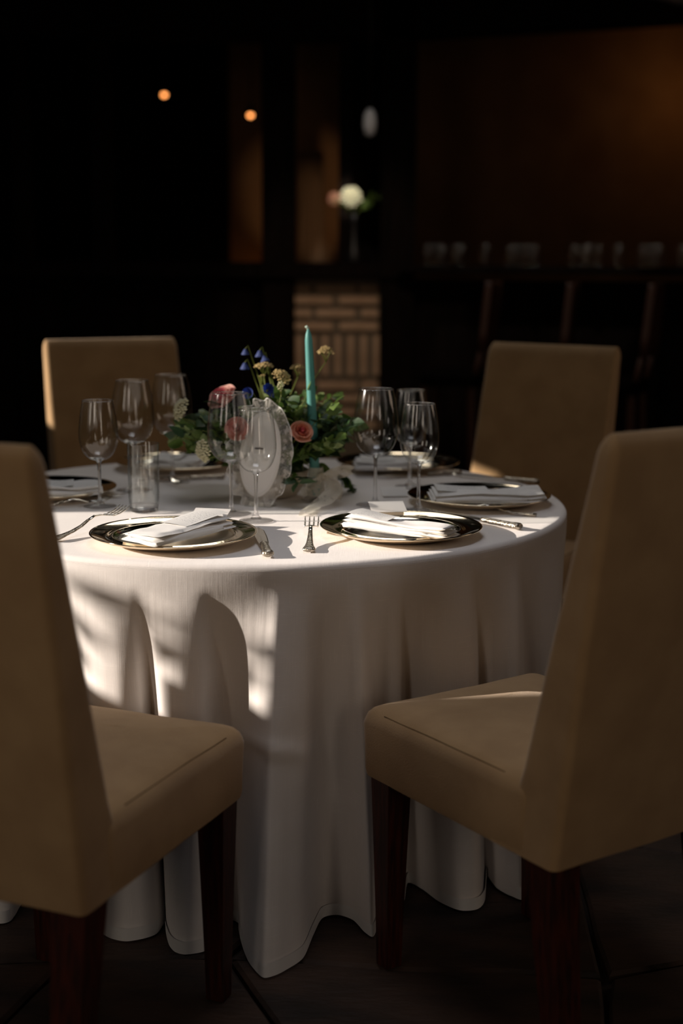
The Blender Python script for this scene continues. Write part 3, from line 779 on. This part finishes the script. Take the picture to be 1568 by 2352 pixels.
# ---- glassware
def make_wine(kind, h, rmax, rrim, stem_f):
    t = thing('wine_glass', '', 'glass')
    zb = h*stem_f
    # bowl
    prof = []
    n = 22
    for k in range(n+1):
        u = k/n
        if u < 0.45:
            a = u/0.45*PI/2; r = 0.006 + (rmax-0.006)*math.sin(a)**0.9; z = zb + (1-math.cos(a))*(h-zb)*0.42
        else:
            v = (u-0.45)/0.55; r = rmax - (rmax-rrim)*(v**1.7); z = zb + (h-zb)*(0.42+0.58*v)
        prof.append((r, z))
    bm = bmesh.new(); lathe(bm, prof, 56); obj('bowl', bm, M['thin'], t)
    bm = bmesh.new(); zz = h; lathe(bm, [(rrim+0.0006, zz-0.0008), (rrim+0.0009, zz), (rrim+0.0004, zz+0.0008), (rrim-0.0006, zz+0.0006), (rrim-0.0009, zz-0.0004), (rrim+0.0006, zz-0.0008)], 56); obj('rim', bm, M['glass'], t)
    # solid stem and thick bowl base
    bm = bmesh.new()
    lathe(bm, [(0, 0.006), (0.012, 0.006), (0.006, 0.012), (0.0042, 0.022), (0.0036, 0.04), (0.0036, zb*0.75), (0.0042, zb-0.008), (0.0075, zb-0.001), (0.013, zb+0.0045), (0.009, zb+0.0035), (0, zb+0.003)], 28)
    obj('stem', bm, M['glass'], t)
    bm = bmesh.new(); fr = rmax*0.84
    lathe(bm, [(0, 0.0055), (0.012, 0.0052), (0.022, 0.0026), (fr*0.9, 0.0016), (fr, 0.0012), (fr, 0.0004), (0, 0.0002)], 48)
    obj('foot', bm, M['glass'], t)
    return t
big = make_wine('big', 0.262, 0.0510, 0.0380, 0.43); small = make_wine('small', 0.236, 0.0432, 0.0335, 0.44)
gl = [('small', (588, 1196), 'small wine glass standing closest to the front left knife'),
      ('big', (531, 1180), 'tall red wine glass before the oval lace sign, left of the small one'),
      ('small', (230, 1163), 'small wine glass left of the clear water tumbler'),
      ('big', (308, 1126), 'tall wine glass rising directly behind the water tumbler'),
      ('big', (396, 1102), 'dim tall wine glass in front of the back left chair'),
      ('big', (861, 1160), 'tall wine glass right of the candle, left of the pair'),
      ('small', (940, 1118), 'tall wine glass farthest back in the right-hand trio'),
      ('small', (960, 1172), 'small wine glass at the right front of the right-hand trio')]
used = set()
for kind, p, lab in gl:
    src = big if kind == 'big' else small
    c = src if kind not in used else copy_tree(src); used.add(kind)
    c.location = T(*p, ZT); c['label'] = lab; c['group'] = 'stemmed wine glasses on the table'; c.rotation_euler = (0, 0, random.random()*6)
# water tumbler
t = thing('water_tumbler', 'clear straight water tumbler behind the front left plate', 'glass', T(331, 1174, ZT))
bm = bmesh.new(); lathe(bm, [(0.0318, 0.012), (0.0335, 0.03), (0.0345, 0.148)], 56); obj('outer_wall', bm, M['thin'], t)
bm = bmesh.new(); lathe(bm, [(0.0345, 0.148), (0.0348, 0.1495), (0.0338, 0.1495), (0.0330, 0.148), (0.0315, 0.03), (0.0295, 0.016)], 56); obj('inner_wall', bm, M['thin'], t)
bm = bmesh.new(); lathe(bm, [(0, 0.001), (0.027, 0.0), (0.031, 0.002), (0.0318, 0.012), (0.0295, 0.016), (0.02, 0.0125), (0, 0.0115)], 48); obj('base', bm, M['glass'], t)

# ---- candle in a glass holder with a lace bow
pc = T(725, 1150, ZT)
t = thing('taper_candle', 'turquoise taper candle standing beside the flowers', 'candle', (pc.x, pc.y, ZT+0.012))
hgt = 0.375; lean = -0.030
bm = bmesh.new(); prof = [(0, 0), (0.0105, 0), (0.0112, 0.003), (0.0112, 0.05), (0.0108, 0.15), (0.0096, 0.27), (0.0086, hgt-0.035), (0.0082, hgt-0.02), (0.0064, hgt-0.008), (0.004, hgt-0.002), (0.0024, hgt+0.004), (0, hgt+0.005)]
lathe(bm, prof, 28)
for v in bm.verts: v.co.x += lean*(v.co.z/hgt)*0.6; v.co.x -= 0.0
obj('wax', bm, M['candle'], t)
bm = bmesh.new(); xk = lean*0.6
tube(bm, [(xk, 0, hgt), (xk-0.001, 0, hgt+0.006), (xk-0.004, 0, hgt+0.009), (xk-0.0065, 0, hgt+0.007)], [0.003, 0.0032, 0.003, 0.002], 8); obj('wick', bm, M['wick'], t)
t = thing('candle_holder', 'small clear glass holder gripping the candle foot', 'holder', (pc.x, pc.y, ZT))
bm = bmesh.new(); lathe(bm, [(0, 0.0), (0.030, 0.0), (0.032, 0.003), (0.026, 0.009), (0.0165, 0.012), (0, 0.0115)], 40); obj('base', bm, M['glass'], t)
bm = bmesh.new(); lathe(bm, [(0.0155, 0.012), (0.0150, 0.03), (0.0165, 0.06)], 40); obj('cup', bm, M['thin'], t)
def ribbon(bm, pts, width_dir, wd):
    pts = [Vector(p) for p in pts]; P_ = []
    n = len(pts)-1
    for i in range(n):
        p0 = pts[max(i-1, 0)]; p1 = pts[i]; p2 = pts[i+1]; p3 = pts[min(i+2, n)]
        for k in range(8):
            t_ = k/8; P_.append(0.5*((2*p1)+(-p0+p2)*t_+(2*p0-5*p1+4*p2-p3)*t_**2+(-p0+3*p1-3*p2+p3)*t_**3))
    P_.append(pts[-1]); rows_ = []
    for i, p in enumerate(P_):
        d = (P_[min(i+1, len(P_)-1)]-P_[max(i-1, 0)]).normalized(); wdv = Vector(width_dir) - d*d.dot(Vector(width_dir)); wdv.normalize()
        f = i/len(P_); ww = wd*(0.35+0.65*min(1, f*5)) if True else wd
        nv = d.cross(wdv)
        rows_.append([bm.verts.new(p + wdv*ww*(j/6-0.5) + nv*0.0025*math.sin(j*1.4+i*0.35)) for j in range(7)])
    for a, b in zip(rows_, rows_[1:]):
        for j in range(6): bm.faces.new((a[j], a[j+1], b[j+1], b[j]))
t = thing('lace_bow', 'cream lace ribbon bow tied round the candle foot', 'ribbon', (pc.x, pc.y, ZT))
pk = Vector((0.012, -0.02, 0.058))
bm = bmesh.new(); ribbon(bm, [pk, pk+Vector((0.028, -0.006, 0.012)), pk+Vector((0.056, -0.010, 0.022)), pk+Vector((0.068, -0.004, 0.016)), pk+Vector((0.040, 0.006, 0.006)), pk], (0.1, -0.5, 1), 0.021); obj('bow_loop', bm, M['ribbon'], t)
bm = bmesh.new(); ribbon(bm, [pk, pk+Vector((-0.018, -0.010, -0.006)), pk+Vector((-0.034, -0.012, -0.022)), pk+Vector((-0.030, -0.002, -0.034)), pk+Vector((-0.012, 0.002, -0.018)), pk], (0.6, -0.4, 0.8), 0.022); obj('bow_loop', bm, M['ribbon'], t)
bm = bmesh.new(); ribbon(bm, [pk, pk+Vector((0.020, -0.014, -0.010)), pk+Vector((0.030, -0.034, -0.024)), pk+Vector((0.014, -0.066, -0.038)), pk+Vector((-0.012, -0.105, -0.049)), pk+Vector((-0.024, -0.150, -0.0545)), pk+Vector((-0.026, -0.178, -0.0550))], (1, 0.15, 0.05), 0.038); obj('ribbon_tail', bm, M['ribbon'], t)
bm = bmesh.new(); ribbon(bm, [pk, pk+Vector((0.024, 0.004, -0.010)), pk+Vector((0.036, 0.000, -0.028)), pk+Vector((0.034, -0.004, -0.050))], (1, 0.3, 0.1), 0.026); obj('ribbon_tail', bm, M['ribbon'], t)
bm = bmesh.new(); lathe(bm, [(0.021, 0.013), (0.020, 0.03), (0.0185, 0.045), (0.018, 0.06), (0.0165, 0.078)], 30)
obj('ribbon_wrap', bm, M['ribbon'], t)
bm = bmesh.new(); bmesh.ops.create_uvsphere(bm, u_segments=14, v_segments=8, radius=0.011, matrix=Matrix.Translation(pk) @ Matrix.Diagonal((1, 0.7, 0.9, 1))); obj('knot', bm, M['ribbon'], t)

# ---- oval sign with a ruffled lace edge on a small clear stand
ps = T(598, 1162, ZT)
t = thing('oval_sign', 'oval white table sign edged with ruffled lace', 'sign', (ps.x, ps.y, ZT), R(-20))
cz, ra, rb_ = 0.116, 0.049, 0.096; tl = 0.10
def ov(a, f, dy=0): return Vector((ra*f*math.cos(a) + tl*rb_*f*math.sin(a), dy, cz + rb_*f*math.sin(a)))
bm = bmesh.new(); N_ = 64
fr_ = [bm.verts.new(ov(2*PI*k/N_, 1, -0.0015)) for k in range(N_)]; bk = [bm.verts.new(ov(2*PI*k/N_, 1, 0.0015)) for k in range(N_)]
bm.faces.new(fr_); bm.faces.new(bk[::-1])
for k in range(N_): bm.faces.new((fr_[k], bk[k], bk[(k+1) % N_], fr_[(k+1) % N_]))
obj('card', bm, M['card'], t, smooth=False)
bm = bmesh.new(); tube(bm, [ov(2*PI*k/N_, 0.93, -0.002) for k in range(N_+1)], 0.0012, 6); obj('inner_border', bm, M['card'], t)
bm = bmesh.new(); N_ = 260; rr_ = []
for k in range(N_):
    a = 2*PI*k/N_; wv = math.sin(k*2*PI/N_*15 + 0.8*math.sin(a*3)); base = ov(a, 1.0); row = []
    for j in range(6):
        s_ = j/5; f = 1 + 0.0
        out = Vector((math.cos(a), 0, math.sin(a)))
        p = base + out*(0.028*s_*(1+0.16*wv)) + Vector((0, -0.008*s_*wv + 0.002*s_*math.sin(k*0.9), 0)); row.append(bm.verts.new(p))
    rr_.append(row)
for k in range(N_):
    a, b = rr_[k], rr_[(k+1) % N_]
    for j in range(5): bm.faces.new((a[j], a[j+1], b[j+1], b[j]))
obj('lace_ruffle', bm, M['lace'], t)
bm = bmesh.new(); tube(bm, [r_[5].co.copy() if False else p for r_, p in [(None, ov(2*PI*k/N_, 1.0) + Vector((math.cos(2*PI*k/N_), 0, math.sin(2*PI*k/N_)))*(0.028*(1+0.16*math.sin(k*2*PI/N_*15+0.8*math.sin(2*PI*k/N_*3)))) + Vector((0, -0.008*math.sin(k*2*PI/N_*15+0.8*math.sin(2*PI*k/N_*3)), 0))) for k in range(N_+1)]], 0.0009, 5); obj('scalloped_edge', bm, M['napkin'], t)
bm = bmesh.new()
box(bm, -0.012, 0.008, -0.0028, -0.0018, 0.128, 0.1315)
obj('numeral', bm, M['ink'], t, smooth=False)
bm = bmesh.new(); box(bm, -0.032, 0.032, -0.02, 0.02, 0, 0.003, bevel=0.001); box(bm, -0.031, 0.031, 0.003, 0.006, 0.003, 0.07)
obj('clear_stand', bm, M['thin'], t, smooth=False)

# ================================================================== FLOWERS
fc = Vector((-0.165, 3.20, 0))
t = thing('flower_bowl', 'low cream bowl holding the table flowers', 'bowl', (fc.x, fc.y, ZT))
bm = bmesh.new(); lathe(bm, [(0, 0.002), (0.05, 0.0), (0.06, 0.004), (0.082, 0.03), (0.088, 0.062), (0.084, 0.064), (0.078, 0.035), (0.055, 0.012), (0, 0.01)], 48); obj('bowl_body', bm, M['bowl'], t)
bm = bmesh.new(); bmesh.ops.create_uvsphere(bm, u_segments=20, v_segments=10, radius=0.074, matrix=Matrix.Translation((0, 0, 0.062)) @ Matrix.Diagonal((1, 1, 0.5, 1))); obj('floral_foam', bm, M['leafC'], t)

def leaf_mesh(mat, L=0.03, Wd=0.011):
    me = bpy.data.meshes.new('leaf'); bm = bmesh.new(); n = 6; rws = []
    for i in range(n+1):
        u = i/n; wd = Wd*math.sin(u**0.8*PI)**0.9 if 0 < i < n else 0.0004; z = -0.006*u*u*L/0.03
        rws.append([bm.verts.new((-wd, u*L, z+0.002*math.sin(u*3))), bm.verts.new((0, u*L, z)), bm.verts.new((wd, u*L, z+0.002*math.sin(u*3)))])
    for a, b in zip(rws, rws[1:]):
        for j in range(2): bm.faces.new((a[j], a[j+1], b[j+1], b[j]))
    bm.to_mesh(me); bm.free(); me.materials.append(mat); me.polygons.foreach_set('use_smooth', [True]*len(me.polygons)); return me
leaves = [leaf_mesh(M['leafA'], 0.034, 0.012), leaf_mesh(M['leafB'], 0.026, 0.0085), leaf_mesh(M['leafC'], 0.038, 0.013), leaf_mesh(M['leafA'], 0.022, 0.008)]
def sprig(name, base, tip, nleaf, kind, lab, grp, r=0.0014, sag=0.01, lscale=1.0):
    base, tip = Vector(base), Vector(tip)
    t = thing(name, lab, 'greenery', base, 0, grp)
    d = tip-base; pts = []
    for k in range(9):
        u = k/8; pts.append(d*u + Vector((0, 0, sag*math.sin(u*PI))))
    bm = bmesh.new(); tube(bm, pts, [r*(1-0.6*k/8) for k in range(9)], 6); obj('stem', bm, M['stem'], t)
    for k in range(nleaf):
        u = 0.25 + 0.75*(k+0.5)/nleaf; i = min(7, int(u*8)); p = Vector(pts[i]).lerp(Vector(pts[i+1]), u*8-i)
        me = leaves[kind if random.random() < 0.7 else random.choice([0, 1, 2, 3])]
        o = bpy.data.objects.new('leaf', me); col.objects.link(o); o.parent = t; o.location = p
        q = d.normalized().to_track_quat('Y', 'Z'); side = (k % 2*2-1)*random.uniform(0.5, 1.2)
        o.rotation_mode = 'QUATERNION'
        from mathutils import Euler
        o.rotation_quaternion = q @ Euler((random.uniform(-.7, .7), random.uniform(-1.2, 1.2), side)).to_quaternion()
        s_ = lscale*random.uniform(0.7, 1.3); o.scale = (s_, s_, s_)
    return t
GZ = lambda px, py, Y: at(px, py, Y)
c_in = Vector((fc.x, fc.y, ZT+0.085))
grp = 'leafy sprigs of the centrepiece'
targets = []
rf = random.Random(12)
regions = [(395, 520, 945, 1030, 22), (420, 560, 925, 1000, 16), (455, 560, 1000, 1075, 10), (620, 720, 890, 1000, 16), (650, 800, 905, 1040, 26), (735, 815, 930, 1040, 12), (560, 700, 905, 960, 12), (660, 740, 1020, 1090, 8)]
for x0, x1, y0, y1, cnt in regions:
    for k in range(cnt):
        tip = at(rf.uniform(x0, x1), rf.uniform(y0, y1), rf.uniform(3.03, 3.32))
        tip.z = max(tip.z, ZT+0.03)
        targets.append((tip, rf.choice([0, 0, 1, 2, 2, 3])))
names = {0: ('green leafy sprig low in the table flowers', grp+' mid green'), 1: ('pale grey-green sprig low in the table flowers', grp+' pale'),
         2: ('very dark green sprig low in the table flowers', grp+' dark'), 3: ('small-leaved green sprig low in the table flowers', grp+' small')}
for tip, kind in targets:
    b = c_in + (tip-c_in)*0.12; b.z = ZT+0.07
    side_ = 'left of the lace sign' if tip.x < -0.26 else 'behind the lace sign' if tip.x < -0.13 else 'around the candle' if tip.x < -0.02 else 'right of the candle'
    lo_ = 'low' if tip.z < 0.87 else 'high'
    nm = {0: 'mid green leafy sprig', 1: 'pale grey-green sprig', 2: 'very dark green sprig', 3: 'small-leaved green sprig'}[kind]
    lb = '%s %s in the table flowers, %s' % (nm, lo_, side_)
    sprig('leafy_sprig', b, tip, 13, kind, lb, 'sprigs: '+lb, lscale=1.0)
# longer outliers seen in the photograph
sprig('leafy_sprig', c_in, at(398, 1000, 3.12), 14, 1, 'pale sprig trailing far left toward the dim wine glass', None, lscale=1.1)
sprig('leafy_sprig', c_in, at(812, 975, 3.2), 14, 0, 'green sprig reaching right to the tall wine glass', None, lscale=1.1)
sprig('leafy_sprig', c_in, at(775, 900, 3.25), 12, 0, 'green sprig rising right of the candle', None)
sprig('fern_frond', T(760, 1085, ZT+0.05), T(806, 1124, ZT+0.006), 16, 2, 'dark feathery frond lying right of the lace bow', None, sag=0.01, lscale=0.8)
sprig('fern_frond', c_in+Vector((0.02, -0.06, -0.02)), at(688, 1112, 3.02), 14, 2, 'dark frond drooping between the lace sign and candle', None, lscale=0.9)

def rose(p, r, mats, lab, face=(0, -1, 0.6), n=(3, 4, 5, 6)):
    t = thing('rose', lab, 'flower', p); q = Vector(face).to_track_quat('Z', 'Y').to_matrix().to_4x4()
    k_ = 0
    R1 = (0.22, 0.45, 0.72, 1.0); HH = (1.15, 1.12, 0.98, 0.74)
    rn = random.Random(int(r*1e5))
    for ring_i, cnt in enumerate(n):
        for k in range(cnt):
            bm = bmesh.new(); a0 = 2*PI*k/cnt + ring_i*0.9 + rn.uniform(-.15, .15); half = PI/cnt*1.5; gg = []
            tilt_ = rn.uniform(0.94, 1.08)
            for i in range(9):
                u = i/8; row = []
                for j in range(9):
                    v = j/8; vv = 2*v-1; a = a0 + vv*half
                    rad = r*R1[ring_i]*(0.25 + 0.75*math.sin(min(1, u*1.15)*PI/2)**0.8)*tilt_ + r*0.05*vv
                    lip = max(0, u-0.78)/0.22
                    if ring_i == 0: rad *= 1-0.5*u
                    rad += r*(0.05+0.11*ring_i/3)*lip**2
                    z = r*HH[ring_i]*u*(1-0.20*abs(vv)**2.5) - r*0.4 - r*0.10*lip**2*(ring_i/3) + r*0.03*math.sin(v*9+k)*u
                    row.append(bm.verts.new((rad*math.cos(a), rad*math.sin(a), z)))
                gg.append(row)
            for i in range(8):
                for j in range(8): bm.faces.new((gg[i][j], gg[i][j+1], gg[i+1][j+1], gg[i+1][j]))
            bmesh.ops.transform(bm, matrix=q, verts=bm.verts)
            obj('petal', bm, mats[min(ring_i, len(mats)-1)], t)
    bm = bmesh.new(); b = (c_in - Vector(p)); tube(bm, [q @ Vector((0, 0, -r*0.4)), b*0.5+Vector((0, 0, -0.01)), b*0.95], 0.0018, 6); obj('stem', bm, M['stem'], t)
rose(at(512, 915, 3.14), 0.031, [M['pinkc'], M['pinkc'], M['pink'], M['pink']], 'pink rose at the upper left of the flowers', (-0.5, -0.5, 0.8))
rose(at(692, 993, 3.06), 0.023, [M['pinkc'], M['peachd'], M['peach'], M['peach']], 'peach rose between the lace sign and the candle', (0.25, -0.8, 0.6))
rose(at(545, 985, 3.06), 0.023, [M['pinkc'], M['pink'], M['pink'], M['pink']], 'dusky pink rose seen through the tall wine glass', (-0.1, -1, 0.3))
def umbel(p, r, mat, lab, name='umbel_flower', base=None, n=46, flat=0.45, tilt=(0, 0, 1), cat='flower'):
    t = thing(name, lab, cat, p); rn = random.Random(int(p.x*1000)); bm = bmesh.new()
    base = (Vector(base) if base is not None else c_in) - Vector(p)
    tq = Vector(tilt).to_track_quat('Z', 'Y')
    for k in range(n):
        rr = r*math.sqrt((k+0.5)/n); a = k*2.39996
        c = tq @ Vector((rr*math.cos(a), rr*math.sin(a), flat*(r-rr*rr/r) + rn.uniform(-.002, .002)))
        bmesh.ops.create_icosphere(bm, subdivisions=1, radius=rn.uniform(0.0028, 0.0042)*r/0.02*0.8, matrix=Matrix.Translation(c) @ Matrix.Diagonal((1.2, 1.2, 0.8, 1)))
    o = obj('florets', bm, mat, t); o['kind'] = 'stuff'
    bm = bmesh.new(); tube(bm, [(0, 0, -0.02), base*0.4+Vector((0, 0, 0.005)), base*0.95], [0.0012, 0.0017, 0.002], 6)
    for k in range(9):
        a = k*0.7; e = tq @ Vector((r*0.75*math.cos(a), r*0.75*math.sin(a), flat*r*0.5)); tube(bm, [(0, 0, -0.02), e*0.6+Vector((0, 0, -0.006)), e], 0.0007, 4)
    obj('stem', bm, M['stem'], t)
umbel(at(606, 843, 3.2), 0.022, M['cream'], 'cream umbel flower head below the blue bells')
umbel(at(646, 866, 3.15), 0.022, M['cream'], 'cream umbel flower head above the white blossom', tilt=(0.4, -0.5, 0.7))
umbel(at(684, 846, 3.25), 0.017, M['cream'], 'small cream umbel left of the candle')
umbel(at(748, 812, 3.25), 0.019, M['cream'], 'cream umbel on a tall stem right of the candle', n=40, flat=0.9)
umbel(at(416, 940, 3.1), 0.026, M['white'], 'white yarrow head at the far left of the flowers', tilt=(-0.8, -0.5, 0.4), n=60)
umbel(at(468, 1035, 3.02), 0.025, M['white'], 'white flower drooping low at the left of the flowers', tilt=(-0.7, -0.6, -0.1), n=60)
umbel(at(646, 886, 3.08), 0.011, M['white'], 'small bright white blossom amid the greenery', tilt=(-0.6, -0.6, 0.3), n=24, flat=0.8)
umbel(at(602, 864, 3.18), 0.008, M['cream'], 'tiny cream flower bud under the umbel head', n=16)
def bell(p, r, lab, down=(0, 0, -1)):
    t = thing('blue_bellflower', lab, 'flower', p); q = Vector(down).to_track_quat('Z', 'Y').to_matrix().to_4x4()
    for k in range(5):
        bm = bmesh.new(); a0 = 2*PI*k/5; gg = []
        for i in range(6):
            u = i/5; row = []
            for j in range(5):
                a = a0 + (j/4-0.5)*2*PI/5*1.25*(1-0.25*u**3); rad = r*(0.25+0.6*math.sin(u*PI*0.5)+0.25*u**3); z = r*1.5*u - r*0.5 - 0.2*r*abs(j/4-0.5)*u
                row.append(bm.verts.new((rad*math.cos(a), rad*math.sin(a), z)))
            gg.append(row)
        for i in range(5):
            for j in range(4): bm.faces.new((gg[i][j], gg[i][j+1], gg[i+1][j+1], gg[i+1][j]))
        bmesh.ops.transform(bm, matrix=q, verts=bm.verts); obj('petal', bm, M['blue'], t)
    bm = bmesh.new(); b = c_in - Vector(p); tube(bm, [q @ Vector((0, 0, -r*0.5)), q @ Vector((0, 0, -r*0.9)) + Vector((0.006, 0, 0.004)), Vector((0.02, 0, -0.01))+b*0.25, b*0.95], [0.001, 0.0011, 0.0014, 0.0016], 6); obj('stem', bm, M['stem'], t)
bell(at(563, 806, 3.22), 0.009, 'pale blue bell, topmost at the left of the flowers')
bell(at(562, 838, 3.22), 0.0105, 'blue bell hanging just below the topmost bell')
bell(at(596, 810, 3.24), 0.0105, 'blue bell right of the topmost bell')
bell(at(606, 822, 3.22), 0.0105, 'deep blue bell touching the cream umbel head', (0.3, -0.3, -1))
bell(at(572, 905, 3.12), 0.012, 'deep blue flower above the tall wine glass rim', (-0.3, -1, 0.3))
bell(at(614, 896, 3.16), 0.012, 'deep blue flower at the centre of the flowers', (0.3, -1, 0.4))
bell(at(626, 903, 3.2), 0.013, 'dark violet-blue flower beside the white blossom', (0.4, -1, 0.2))

# ================================================================== BACKGROUND THINGS
# pendant bulbs in the far room
for px, py, lab in ((377, 218, 'orange glowing ceiling bulb, upper left'), (575, 265, 'orange glowing ceiling bulb above the amber strip')):
    p = at(px, py, 7.9); t = thing('pendant_lamp', lab, 'lamp', p, 0, 'orange ceiling bulbs')
    bm = bmesh.new(); bmesh.ops.create_uvsphere(bm, u_segments=16, v_segments=10, radius=0.013, matrix=Matrix.Diagonal((1.1, 1, 0.9, 1))); obj('bulb', bm, M['bulb'], t)
    bm = bmesh.new(); lathe(bm, [(0.012, 0.008), (0.016, 0.02), (0.016, 0.05), (0, 0.055)], 20); obj('socket', bm, M['black'], t)
    bm = bmesh.new(); tube(bm, [(0, 0, 0.05), (0, 0, 3.0-p.z)], 0.003, 6); obj('cord', bm, M['black'], t)
# frosted shape made up to stand for a grey reflection in the window
p = at(849, 287, YP-0.35); t = thing('reflection_pendant', 'dim frosted shape standing in for a grey reflection in the dark window', 'lamp', p)
bm = bmesh.new(); lathe(bm, [(0.012, 0.07), (0.026, 0.045), (0.03, 0.0), (0.022, -0.04), (0.0, -0.052)], 24); obj('shade', bm, M['frost'], t)
bm = bmesh.new(); tube(bm, [(0, 0, 0.06), (0, 0, 3.0-p.z)], 0.003, 6); obj('cord', bm, M['black'], t)
# bouquet added on the sill rail in place of bright window reflections
ZR = zl1
pv = at(812, 600, YP-0.06); pv.z = ZR
t = thing('reflection_vase', 'added dark slender vase on the back sill holding the stand-in flowers', 'vase', pv)
bm = bmesh.new(); lathe(bm, [(0, 0), (0.03, 0), (0.034, 0.01), (0.03, 0.05), (0.014, 0.11), (0.012, 0.2), (0.018, 0.235), (0.014, 0.235), (0.009, 0.2), (0, 0.19)], 24); obj('vase_body', bm, M['black'], t)
vtop = pv + Vector((0, 0, 0.22))
umbel(at(806, 452, YP-0.14), 0.05, M['white'], 'blurred white bloom standing in for a bright window reflection', 'white_reflection_bloom', vtop, 50, 0.6, (0, -1, 0.4))
umbel(at(767, 456, YP-0.12), 0.03, M['peach'], 'blurred small bloom standing in for a pinkish window reflection', 'pink_reflection_bloom', vtop, 30, 0.6, (-0.2, -1, 0.3))
c_save = c_in
sprig('leafy_sprig', vtop, at(868, 450, YP-0.1), 12, 0, 'blurred green sprig added right of the stand-in white bloom', None, lscale=1.4)

# bar glasses on the counter
def bar_glass():
    t = thing('bar_glass', '', 'glass')
    bm = bmesh.new(); lathe(bm, [(0.027, 0.006), (0.033, 0.05), (0.034, 0.10)], 24); obj('wall', bm, M['thinbar'], t)
    bm = bmesh.new(); lathe(bm, [(0, 0), (0.026, 0), (0.027, 0.006), (0, 0.008)], 24); obj('base', bm, M['glass'], t)
    return t
bg0 = bar_glass(); first = True
for px in (985, 1002, 1024, 1040, 1058, 1118, 1172, 1190, 1213, 1232, 1318, 1335, 1352, 1388, 1420, 1472, 1490, 1512, 1560):
    xr_ = ray(px, 600); # intersect with the slanted bar line
    dx, dy = math.cos(ang), math.sin(ang); k = (org.x*xr_.y/xr_.x - org.y)/(dy - dx*xr_.y/xr_.x) if abs(xr_.x) > 1e-6 else 0
    g = bg0 if first else copy_tree(bg0); first = False
    g.location = (org.x+dx*k + rs.uniform(-.02, .02), org.y+dy*k + rs.uniform(-.06, .06), zl1-0.0115)
    cl_ = 'leftmost cluster by the dark post' if px < 1100 else 'second cluster from the dark post' if px < 1280 else 'third cluster from the dark post' if px < 1440 else 'cluster at the right edge'
    g['label'] = 'small blurred tumbler on the bar top, in the '+cl_; g['group'] = 'bar tumblers, '+cl_
# bar stools drawn up to the bar
def stool(p, rz, lab):
    t = thing('bar_stool', lab, 'stool', p, rz, 'tall stools at the bar')
    bm = bmesh.new(); loft(bm, [[(x, y-0.15-0.02*f, z) for x, y in rrect(w_, 0.035, 0.012, 3)] for z, w_, f in ((0.92, 0.25, 0), (1.0, 0.24, 0.3), (1.1, 0.22, 0.6), (1.2, 0.20, 1), (1.215, 0.19, 1))]); obj('backrest', bm, M['leather'], t)
    bm = bmesh.new(); loft(bm, [[(x, y, z) for x, y in rrect(w_, w_, 0.03, 3)] for z, w_ in ((0.76, 0.25), (0.80, 0.27), (0.82, 0.26), (0.825, 0.23))]); obj('seat', bm, M['dwood'], t)
    for sx in (-1, 1):
        for sy in (-1, 1):
            bm = bmesh.new(); tube(bm, [(sx*0.13, sy*0.13, 0), (sx*0.105, sy*0.105, 0.77)], [0.014, 0.017], 4); obj('leg', bm, M['leather'], t, smooth=False)
        bm = bmesh.new(); tube(bm, [(sx*0.105, -0.11, 0.76), (sx*0.10, -0.15, 0.95)], 0.012, 6); obj('back_post', bm, M['leather'], t)
        bm = bmesh.new(); tube(bm, [(sx*0.122, -0.122, 0.28), (sx*0.122, 0.122, 0.28)], 0.009, 6); obj('footrest', bm, M['leather'], t)
for px, Y, rz, lab in ((1128, 6.2, 1.25, 'dim brown bar stool, leftmost of three at the bar'), (1308, 6.05, 1.3, 'dim brown bar stool, middle of three at the bar'), (1500, 5.85, 1.15, 'dim brown bar stool, nearest the right edge')):
    p = at(px, 700, Y); stool((p.x-0.16, Y, 0), rz, lab)

# lamps of the far room, then spots added to brighten the background
add_light('lamp_far_right', 'POINT', (at(1600, 60, 8.9).x, 8.75, 2.35), 1.2, (1.0, 0.55, 0.2), 0.12)
add_light('lamp_far_low', 'POINT', (at(590, 600, 8.9).x, 8.95, 1.18), 0.2, (1.0, 0.42, 0.1), 0.05)
add_light('curtain_fill', 'SPOT', (at(760, 560, 8.0).x, 7.6, 1.25), 13.0, (1.0, 0.72, 0.45), 0.08, target=at(715, 500, 8.7)).data.spot_size = R(27)  # added spot that brightens the curtain, no fixture
add_light('vase_fill', 'SPOT', at(800, 300, 5.6), 80.0, (1.0, 0.95, 0.85), 0.03, target=at(800, 450, YP-0.1)).data.spot_size = R(9)  # added spot for the stand-in blooms
add_light('bar_fill', 'SPOT', (1.1, 5.2, 2.8), 55.0, (1.0, 0.85, 0.7), 0.02, target=(1.0, 6.45, 1.34)).data.spot_size = R(26)  # added spot for glints on the bar glasses
add_light('brick_fill', 'SPOT', (0.2, 5.0, 2.7), 48.0, (1.0, 0.80, 0.62), 0.1, target=(0.0, YP, 0.95)).data.spot_size = R(30)  # added spot that brightens the brick infill
